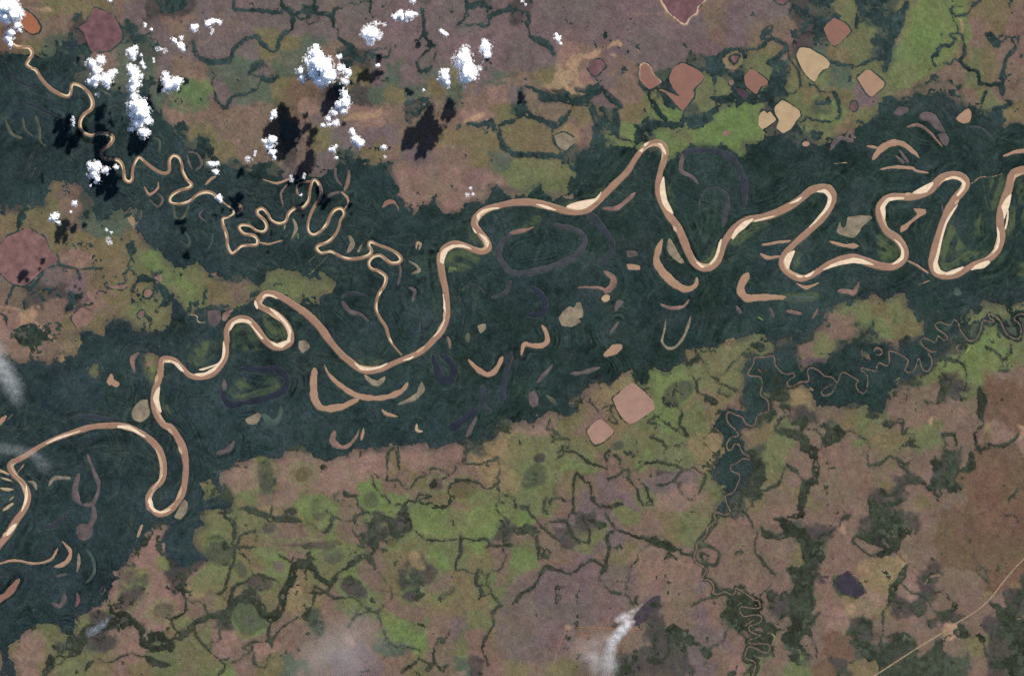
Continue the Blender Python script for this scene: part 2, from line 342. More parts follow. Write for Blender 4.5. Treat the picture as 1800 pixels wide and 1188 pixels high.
# floodplain forest: outer outline, then clearings cut out of it
FOREST = """p -120,92 0,95 50,95 a1 230,370 340,430 390,370 385,290 540,300 500,400 470,500 480,580 600,590 700,620 800,640 880,640 1000,640 1060,700 1110,800 1188,870
b1 40,920 90,1000 150,1040 220,1090 235,1188 b2 250,10 380,-20 500,-10 580,10 700,30 790,45 900,50 1050,40 c2 0,-40 160,-30 330,10 380,110 390,180 440,240 490,310 540,290 560,240 650,235 710,300 850,295 870,240 1000,215 1050,150 1040,110 1188,160
d2 60,180 130,150 160,130 200,100 230,170 280,195 330,175 390,150 380,80 440,50 435,0 d1 450,1110 490,1050 590,1000 640,1000 740,1020 870,1030 930,1060 1090,1140 1188,1075 e1 100,1030 300,1040 350,1080 400,1115 440,1060 430,1000 560,1000 600,960 650,930 720,960 780,1000 800,1040 860,1015 980,1000 1040,980 1188,940
f1 0,890 100,860 160,800 250,780 300,720 420,680 440,640 560,680 640,640 700,710 720,750 800,750 850,790 900,830 960,860 1050,900 1100,870 1188,880 1700,880
f2 1700,900 1188,900 1090,955 1060,930 1030,910 930,910 850,960 800,980 740,1030 740,1120 660,1188 f3 640,60 580,130 560,210 440,230 330,260 270,380 200,500 100,500 60,440 0,420 e3 1100,470 950,430 860,330 850,290 640,340 580,360 600,400 600,490 540,500 490,590 400,600 390,660 440,710 430,780 470,830 500,840 480,900 440,960 420,1000 350,1070 330,1110 300,1188 240,1188 290,1090 310,1060 240,1000 210,900 240,820 290,780 290,650 210,590 270,490 330,480 410,480 450,480 470,440 410,400 400,350 430,290 430,220 440,150 510,95 620,88 660,60 740,0 800,10 e2 800,1188 840,1150 900,1130 930,1100 980,1070 990,1040 990,960 1050,950 1130,920 f2 0,900 100,880 150,840 230,890 280,880 360,855 370,960 490,990 490,1150 420,1188 f3 250,10 100,10 e3 1188,0 1060,60 1000,150 900,165 820,225 790,150 780,40 e2 760,1150 700,1170 600,1188 560,1150 500,1120 420,1160 310,1188 e3 270,0 200,40 130,60 90,60 40,65 0,70
d3 1188,150 1100,200 1050,215 1000,190 965,190 970,260 900,290 870,240 830,205 770,230 700,300 690,330 640,290 600,275 540,300 520,340 480,370 400,380 390,440 440,490 400,530 330,510 260,490 190,520 150,560 60,550 0,570
c3 1120,530 1090,590 1050,640 1060,680 1000,670 930,710 860,690 800,710 720,740 600,740 550,710 480,720 420,730 300,745 200,750 100,760 40,790 0,790
b3 1100,830 1000,810 970,760 900,720 830,740 790,760 770,810 700,800 620,800 570,820 500,830 420,850 380,880 330,910 330,970 350,1000 340,1090 320,1020 270,970 210,990 225,1040 220,1090 240,1100 330,1090 400,1110 430,1130 420,1150 330,1160 240,1185
b4 190,60 240,140 170,180 160,260 260,380 130,420 110,440 a4 1188,360 1130,300 1130,220 1180,130 1100,120 1080,130 1000,190 1000,240 940,290 880,380 830,440 810,470 830,520 820,560 780,570 750,640 700,690 640,720 600,740 520,760 510,800 520,900 480,900 420,880 400,830 280,830 200,860 110,920 60,980 60,1040 100,1100 110,1188 -10,1188 20,1100 0,1030 -480,1000"""
CLEARINGS = """a2 -480,250 0,240 60,230 200,240 310,260 320,210 340,130 370,70 440,70 560,110 600,150 720,240 850,235 980,260 990,340 960,380 1000,470 1060,530 1120,590 1188,660 b2 30,720 100,680 180,640 250,700 280,740 400,740 470,710 520,680 560,720 560,770 580,790 650,770 660,720 740,680 880,690 900,720 960,740 1080,740 1130,790 1120,850 1050,880 1050,940 980,940 900,920 850,910 760,870 690,830 600,850 560,900 500,950 440,955 340,950 320,960 240,970 200,1000 120,990 60,950 40,890 0,860 a2 1188,980 1188,1090 1100,1130 1000,1130 930,1110 900,1040 860,1050 780,1060 730,1080 730,1140 640,1110 570,1110 540,1130 520,1188 a3 580,0 540,60 480,110 400,80 380,130 340,170 290,130 200,130 130,160 50,140 0,100 -480,100
e3 610,260 645,248 675,275 660,312 620,308
e3 530,190 570,175 605,195 590,225 540,220
f2 800,1090 770,1010 850,960 900,920 1030,910 1040,960 930,1030 880,1090 840,1110
f2 1090,980 1110,945 1188,905 1300,905 1300,990 1188,990 1110,1000
f2 890,1188 900,1150 1000,1100 1050,1150 1030,1188 f3 900,30 870,10
f3 60,60 110,90 130,125 90,120
f3 250,10 300,-5 355,10 310,65
f2 510,1050 520,990 560,985 590,1010 560,1040
a3 980,150 1000,100 1040,92 1105,110 1100,160 1095,230 1060,250 1010,210
a3 610,220 650,150 682,155 678,220 640,240
f1 600,735 640,722 672,738 640,752
b3 380,20 380,21 381,20
c2 760,690 780,690 775,720 810,705 805,740 780,738"""
# light green scroll meadows on point bars
SCROLLS = """f2 600,600 640,430 700,380 740,480 820,560 940,560 960,610 800,630 640,700
f2 960,60 1060,40 1040,180 970,280 950,130
f2 1100,250 1140,330 1060,500 1050,420
f2 170,450 290,480 340,570 270,640 190,620
f2 830,450 860,340 920,290 910,420
f2 1120,30 1188,60 1188,400 1150,200
f2 1100,700 1188,640 1188,740
c2 720,640 760,560 850,540 970,610 870,690 780,690
c2 880,370 960,440 1010,520 940,520 890,450
b2 440,1188 430,1090 500,1060 560,1090 620,1188 b3 600,60 480,60 420,40
b3 180,180 340,60 360,10 250,0 120,100
b2 640,1010 720,1010 810,1110 800,1188 700,1188
d2 380,230 620,110 640,150 500,200
d2 1060,60 1120,160 1150,320 1100,260
e2 340,480 500,360 600,370 480,450 380,520
e2 120,650 230,540 200,640
e2 760,680 800,570 830,580 790,690
d2 0,430 60,390 180,310 200,330 140,390
c3 100,130 300,130 200,180
b3 420,330 500,250 620,300 700,250 760,320 600,380 450,400
a3 1000,150 1090,240 1080,300 1000,220
a3 1120,380 1150,400 1188,520 1130,480
e2 680,860 930,850 900,910 700,905"""
# gallery woods along creeks: centrelines with widths
GALLERY = """b1 450,0,22 440,60 520,75 640,75 760,90
b1 770,0,26 790,50 850,100 840,180 800,230 750,280 740,340 700,355 640,320 580,260 540,265 490,310 440,350 420,410 360,430,34 280,430 200,400 170,360 160,300
b1 1000,0,26 985,80 1060,90 1120,120 1140,200
b1 1120,110,20 1150,60
b1 850,100,22 920,80 960,110 900,130
b1 300,640,18 330,720 370,760 410,700 480,660 600,625
b1 640,440,34 560,480 540,520
b1 750,520,60 690,560 640,540
b1 0,40,90 60,20
b1 950,170,14 1020,150
c1 190,0,16 200,90 210,120
c1 560,60,16 570,160 580,260
c1 600,280,22 650,320
c1 1030,120,40 1100,80 1188,60
c1 870,0,36 900,50 960,20 1040,50
c1 800,180,18 860,130
c1 960,180,20 1030,180
c1 0,280,40 60,330 90,390 140,410 180,360
c1 330,330,14 330,390 280,400
c1 530,440,22 560,500 640,460
c1 880,860,30 960,870 1040,840 1060,900
c1 1100,870,36 1188,850
c1 1100,900,36 1120,1000 1188,1060
d1 110,90,26 110,200
d1 130,260,44 230,300 290,370
d1 50,740,20 40,640
d1 80,600,20 180,640 260,680
d1 200,700,44 330,680 430,720 530,680 620,640
d1 60,800,46 200,830 300,870 400,790
d1 560,740,52 590,860 600,960
d1 720,760,50 720,900 740,960
d1 860,1000,46 950,880 1188,870
d1 950,640,34 1000,760 1080,840
d1 1060,600,40 1130,690 1188,740
d1 880,560,30 930,620
d1 280,960,24 330,1040
d1 0,1080,34 200,1080 340,1100
d1 640,640,40 760,740
e1 240,500,44 230,420 300,360 370,340
e1 530,350,26 620,280 720,330 650,400 590,450
e1 640,450,54 640,560 600,650 520,690 420,700 380,740
e1 680,600,20 720,640 740,680
e1 800,480,16 820,600
e1 1040,640,24 1080,700 1100,800
e1 0,840,56 120,850 200,790 260,740
e1 200,680,56 300,690 380,650
e1 870,820,18 960,840 1050,850
e1 920,590,10 950,650
e1 700,930,40 800,890 830,930
e1 1030,430,12 1080,460 1188,450
e1 980,200,12 900,230 820,240
e1 800,60,70 860,120 960,160
e1 860,60,40 860,100
e1 600,210,40 560,250
f1 685,60,14 690,130 720,170 720,220 670,240 710,280 680,330 610,330 580,370,26 550,400,16 580,460
f1 700,110,20 790,90 830,40 880,0
f1 760,250,16 770,380,24 740,420 800,490 850,500 880,580 960,600 1030,590 1040,660
f1 1040,580,30 1040,500 1070,400 1120,340
f1 1100,270,14 1160,240
f1 950,255,46 990,300,52
f1 1040,680,26 1100,710 1000,770 960,830
f1 930,640,14 880,750
f1 370,0,34 340,90 330,190 260,300 240,400 220,500
f1 40,50,44 120,110 260,160
f1 0,480,16 110,430 200,380
f1 20,200,36 30,120
a2 320,680,14 420,670 540,690 700,680
a2 280,740,20 210,810 100,800 60,880,40 40,920
a2 550,700,22 550,760
a2 400,580,16 410,630
a2 480,860,90 500,900 480,950
a2 570,930,34 640,920
a2 930,800,44 1000,750 1080,770 1150,850 1160,910 1100,950
a2 920,820,18 915,900
a2 870,730,14 900,690
a2 720,760,16 780,780 860,790
a2 0,990,36 40,1010 60,1080
a2 110,1110,60 220,1080 240,1140 340,1170
a2 680,830,18 740,850
a2 890,530,40 925,570
c3 325,760,20 320,860 330,960 380,960 430,1000 470,1020 530,960 590,920
c3 400,730,34 390,800 400,890
c3 440,1188,24 440,1130 510,1110 540,1060 620,1070 600,1080 550,1100 570,1130 640,1130 700,1160 750,1140 760,1090 790,1090
c3 730,1030,24 780,980 850,965 940,975 1000,1010 1040,1020 1100,980
c3 820,850,16 930,855 1030,830 1090,800
c3 800,860,10 780,910 700,950 610,910 540,900
c3 620,900,16 640,880 710,895
c3 210,930,18 230,1000 260,1040
c3 300,1070,24 340,1130
c3 870,700,10 850,840
c3 10,1020,40 40,1070 100,1075
c3 1110,1050,22 1188,1080
d3 290,700,14 340,670 400,680 390,740 350,720 360,790 300,830
d3 370,760,20 440,770 500,820 560,860 660,875 650,780 690,740
d3 690,790,18 740,820 760,880
d3 270,550,14 250,610 290,615
d3 470,410,14 520,390 550,440 600,490
d3 690,440,18 700,500
d3 670,560,14 740,580
d3 420,1188,24 430,1060 430,930 460,925 500,970 540,1000 560,1080 590,1130 680,1150 770,1140
d3 660,960,34 720,930 800,890
d3 820,920,18 860,1030 900,1140
d3 900,990,30 960,1080 990,1140
d3 930,850,34 1030,840 1150,860
d3 990,990,30 1090,990 1180,910
d3 970,670,34 1060,700 1080,740
d3 930,560,14 1000,570 1060,600
d3 990,510,16 1080,570 1150,620
d3 220,1188,16 230,1080
d3 260,1120,16 310,1080 380,1110
d3 0,1080,26 30,1160
d3 70,1150,34 110,1150
d3 1188,480,26 1170,600
d3 1065,440,34 1090,440
e3 650,620,60 760,650 840,680 850,750 900,760 920,850,40 930,960 850,1010,60 830,1100 820,1188
e3 760,570,60 850,560 820,640
e3 660,550,18 760,500
e3 700,450,40 740,455
e3 1060,690,34 1100,640 1160,620
e3 80,880,20 150,930 130,1020,12 50,1100
e3 190,240,24 240,260
e3 90,280,34 110,350
e3 300,200,34 360,130
e3 280,300,26 380,340
e3 250,350,20 320,380
e3 490,30,50 540,40
e3 740,860,50 800,900
e3 550,1040,26 640,1010 690,950
e3 0,600,34 20,660
e3 180,405,50 215,415
e3 100,60,36 110,110 50,150 20,160
e3 920,620,16 970,680 970,740
f3 600,240,50 620,320 600,430
f3 690,270,34 640,380
f3 780,130,12 790,250 770,350
f3 650,130,34 750,150 790,200
f3 880,320,56 890,420 885,500 905,570,26
f3 340,540,34 350,640 390,590
f3 430,690,40 400,720 460,740
f3 610,650,34 700,650 720,740
f3 640,800,100 700,880 620,980
f3 740,900,60 820,860 820,760
f3 380,860,44 330,850 380,920
f3 370,960,70 450,970 500,990
f3 170,1050,34 260,1060 330,1000 390,980
f3 110,860,34 190,840 250,800
f3 220,570,44 250,580
f3 30,640,20 100,680
f3 1010,190,34 1080,200
f3 1030,128,16 1070,132
f3 925,40,30 938,55
f3 1090,30,18 1100,90
f3 950,720,26 1080,720 1160,640
f3 850,640,30 860,690
f3 870,730,24 900,770
f3 550,1030,34 600,1120
f3 150,1140,44 350,1100
f3 490,410,30 515,430
a4 350,1050,60 350,1120 300,1188
a4 480,1050,60 560,980 570,900 640,850 750,830 850,780,40
a4 760,740,40 880,770 950,830 990,860 1010,960 1090,1000 1188,960
a4 0,960,50 60,900
a4 640,1080,50 600,1150
a4 1010,1060,50 1100,1100 1188,1110
a4 900,1030,18 760,1090
b4 330,50,36 400,90 440,140 450,220 420,270
b4 580,180,24 500,210 460,300 440,380 410,450 380,590 330,620
b4 460,300,22 590,290
b4 490,330,22 540,370 540,410
b4 740,530,20 680,500 590,485 520,530,30 450,560 430,620 400,690 380,770
b4 0,800,26 60,770 100,730 110,640
b4 0,940,40 120,880 150,830 200,800 300,770 380,780 420,700 470,660 560,660,56 620,700 660,760 730,770 770,700 790,600 830,540 870,430 900,410,60 980,440,40 1040,500 1100,550 1140,500 1188,450
b4 160,830,24 170,910 250,990 330,1060 380,1110
b4 390,770,30 350,830 340,920
b4 380,1130,30 330,1188
b4 700,800,26 670,870 680,940 700,990
b4 700,940,18 760,860 840,800 900,770
b4 510,990,18 590,950 680,950
b4 430,1100,16 520,1040 570,990
b4 1010,620,16 990,680 960,740 900,790
b4 1080,610,20 1140,650 1188,640
b4 1120,560,22 1080,610 980,610
b4 500,20,44 600,50 680,80 740,100 800,90 920,110
b4 700,0,26 690,70
b4 1090,30,14 1140,80 1188,100
b4 1110,140,40 1070,190
b4 740,350,12 860,410
b4 940,345,20 960,330
b4 1010,570,18 1050,590
b4 570,1020,18 580,1100 660,1130
b4 240,700,30 270,760
c4 0,450,40 80,400 130,350 200,370 230,440
c4 190,330,40 230,310 210,200 220,120 300,90 350,110 350,180 290,200
c4 380,170,30 480,160 460,60 440,0
c4 400,100,26 450,120
c4 50,120,30 130,70 200,50
c4 90,170,20 130,230 170,310
c4 110,280,22 160,280
c4 520,170,10 600,240,14 700,240,20 820,225 920,240 1020,235 1040,280 1010,300
c4 825,180,26 825,240,30 825,320 800,400 800,460
c4 630,15,24 740,10
c4 0,640,16 90,640 150,690 200,720 260,740 265,790 290,860 330,950 380,980
c4 200,730,24 100,770 40,840
c4 380,985,14 500,990 540,1010 540,1060 600,1100 650,1100
c4 650,980,30 650,1060 690,1140
c4 740,1100,20 710,1160
c4 650,1110,20 600,1160
c4 950,440,34 940,540 980,580 960,660
c4 1020,480,26 1000,560
c4 1040,590,14 1110,690 1188,680
c4 1110,690,16 1060,740 1050,820 1020,900 980,980 1000,1060 1030,1120
c4 1120,260,40 1140,200 1188,170
c4 1060,290,16 1188,270
c4 1140,350,26 1130,430
c4 1070,30,12 1150,100
c4 295,305,34 310,305
c4 345,640,14 350,570
c4 750,870,24 740,920
c4 430,1170,20 470,1130
d4 0,170,50 150,170 190,170
d4 100,0,26 130,80 200,140 260,200 330,240
d4 180,200,30 170,300 180,380
d4 0,690,28 80,600 150,570 200,490 260,430,40 350,460,26 450,450 510,410 560,390 640,430
d4 650,0,14 660,80 710,160
d4 710,165,30 790,190 850,220 930,235 1000,250,40 1060,270 1110,300 1188,315
d4 690,180,30 660,240 680,310 660,380 640,440 615,500
d4 610,510,10 660,580 710,620 770,610 810,640 830,690,24
d4 950,260,10 890,320 880,380 830,440 810,510
d4 1110,310,18 1070,350 1065,390
d4 1100,340,20 1140,380
d4 270,110,34 370,110 420,190 460,260
d4 500,80,20 530,160 535,270
d4 200,300,20 230,360 260,320
d4 300,570,12 300,690 320,710,24
d4 860,630,20 860,680
d4 320,580,14 390,560
d4 1150,905,40 1170,915
d4 940,1080,50 1040,1100
d4 790,1060,30 790,1150
d4 1000,900,40 990,1000
d4 1090,900,14 1080,1050
d4 700,1160,24 740,1120
e4 300,0,40 230,70 180,170 130,250 90,330
e4 110,300,30 180,285 250,315 255,380 220,415 150,400 130,340 190,350
e4 0,340,34 60,350
e4 160,430,34 150,500 220,540 240,590 220,620
e4 350,600,36 430,560 440,600
e4 400,640,90 470,690 470,780 420,790
e4 520,690,60 540,800 600,860,70 590,960 530,1020
e4 460,940,50 470,1030 480,1060
e4 430,1170,60 490,1120
e4 330,1170,40 350,1160
e4 340,30,16 440,50 470,120 510,190
e4 550,150,44 560,190 640,220 720,200 720,110 640,90
e4 740,70,44 820,60 830,0
e4 720,160,80 850,230 870,350 890,480 820,560 790,680 790,800 780,920 820,990,50
e4 960,230,30 1050,150
e4 500,330,26 580,420 640,480
e4 640,860,12 740,860
e4 870,830,30 960,750,10
e4 880,870,10 930,1050 960,1100
e4 520,640,14 570,600
e4 60,700,14 180,640 240,620
e4 340,780,14 310,860 290,930
e4 150,1000,44 180,1040
e4 0,930,24 80,970
e4 1130,80,36 1150,80
f4 40,210,80 180,240 280,280 180,340
f4 180,0,54 240,60 230,180
f4 290,90,50 310,95
f4 0,260,16 80,330 120,350
f4 380,420,50 330,500 280,570 260,650 240,690
f4 240,690,10 210,760 200,940
f4 300,900,80 280,1000 180,1060 130,1010
f4 50,790,34 120,850 140,900
f4 10,900,50 60,960
f4 420,1100,100 560,1050 600,950
f4 450,1150,50 330,1150
f4 745,885,70 775,895
f4 560,730,54 640,760 720,690
f4 520,650,34 400,590
f4 550,600,20 610,600
f4 1000,700,80 1060,780 1150,640 1188,600
f4 1030,850,90 1188,850 1100,980
f4 950,1100,100 1100,1100
f4 870,910,50 890,930
f4 850,320,10 840,380 900,430
f4 860,460,8 940,540
f4 425,960,34 435,980
f4 950,680,34 960,690
f4 1060,70,10 1130,90 1140,115
f4 1188,510,44 1188,530"""
# ground cover, one letter for each 37.5 map units, eight by eight letters in each square
COVER = {
'a1': "bbooobmd rbbdddkm rotkbtkm kkkkbttm kkkkktkt kkkkkkkt kkkkkkkk kkkkkkkt",
'b1': "dmmmmmdo bmbmoott mmmmootb bbttmtdm GGmttobd pbbbbdmm kobbbdbo kkobbdbm",
'c1': "tmmdmmdm bbmmmmmm dmmmmmmm omtmtomt dtototbp ppbdbbpo mmmbbooo kobmmbot",
'd1': "dmmmmmml mmmmmmmm mmpbbmmm bospmbkk mbdkmbgk kbbokogG oolbkGkg ookkkkkG",
'e1': "mbmmmdkg mbmbbdkg mmkobdto kkkgkogt ggkkkgoo kGGGdggo GGGGkkgb kkkkkkkk",
'f1': "kkgGGoob gkbGGbob gktgogob ggbobgob mgbkkbgb gkkkkkko kkkkkkko kkkkkkkk",
'a2': "kkobkkkk doobkkdk ooobttbk mmoooook mmmpoogG bddmoook psbdpogg pkbookkk",
'b2': "kkkkkmkm kkkkkkkk kkkkkkkk kkkkkkkk gbkkkokk GgobgGgo ogbGkkok dkkkkkkk",
'c2': "kkkbbbmg kkkpbbgk kkkkbdkk kkkkkkkk kkkkkGok kkkkkkkk kkkkkkkk kkkkkkkk",
'd2': "gGgkkkkk bgbkkkkk kkkkkkkk kkkkkkkk kkkkkkkk kkkkkkkk kkkkkkkk kkkkkkkk",
'e2': "kkkkkkkk kkkkkkkk kkkkkkkk kkkkkkkk kkkkkkkk kkkkkkkk kkkkkkkg kkkGkkbb",
'f2': "kkkkkkkk kkkkkkkk kkkkkkkk kkkkkkkk kkkkkkkk kobkkkkk gogkkggg kgogkkgk",
'a3': "bpblkkkb kkkkgkkg kkkkkkkk kkkkkkkk kkkkkkkk kkkkkkkk kkkkkkkk kkkkkkkk",
'b3': "kkkkkkkk kkkkkkkk kkkkkkkk kkkkkkkk kkkkkkkk kkkbgbbp klpgdbpp kgkgbpgb",
'c3': "kkkkkkkk kkkkkkkk kkkkkkkk kkkkkkkk kkkkkkkl pbopbblg pGbobbbl bGGboogg",
'd3': "kkkkkkkk kkkkkbkG kkkbllgg bboboogG ppooogog ogGgboGb gdobmbbd ggbmmmgp",
'e3': "oglgkbgk gogbkkkk ooogklbk gobkbdbo gllogbkb glkkgbbb bgdkobob ggkobobb",
'f3': "kbkkkGGg kkkgGGob kkbbdgrr ggbbbbrr googbbpp oobbdbrr oodbkrrr bdbobrrr",
'a4': "kkkkkkkk kkkkkkkp kkkkkkpp kkkkkbop kkkkbpdp kpggdddp opgkdbpk lpogobog",
'b4': "kkgolbog dogobbbg dpgoGbGG dlgogogg bbodolob gbdtbbkb ogpbpbbb bgGbotbm",
'c4': "bgdgGbgG bddGGgGd gbooGgob Gbodbogb ggbbooog bbGgbmgo pbtGbgbo mmbobtdb",
'd4': "Gbmdmgbo bbdgmbbo gbbmbobb gbmmbobp bmmmbbmb bbbbbbdb bbbbbbdk obobbddd",
'e4': "gobbbbbb gbbbdkdb bbbbbokb mbbbbkdb bbkbdkbb mbkbbkbp mmbkbkbr mbpgbgrd",
'f4': "bkdbrrrr dkbbrrrr bbbbrrrr bopdbbrr poddbbbd dbbbdbdk kdkbbodk okkkkbdk",
}
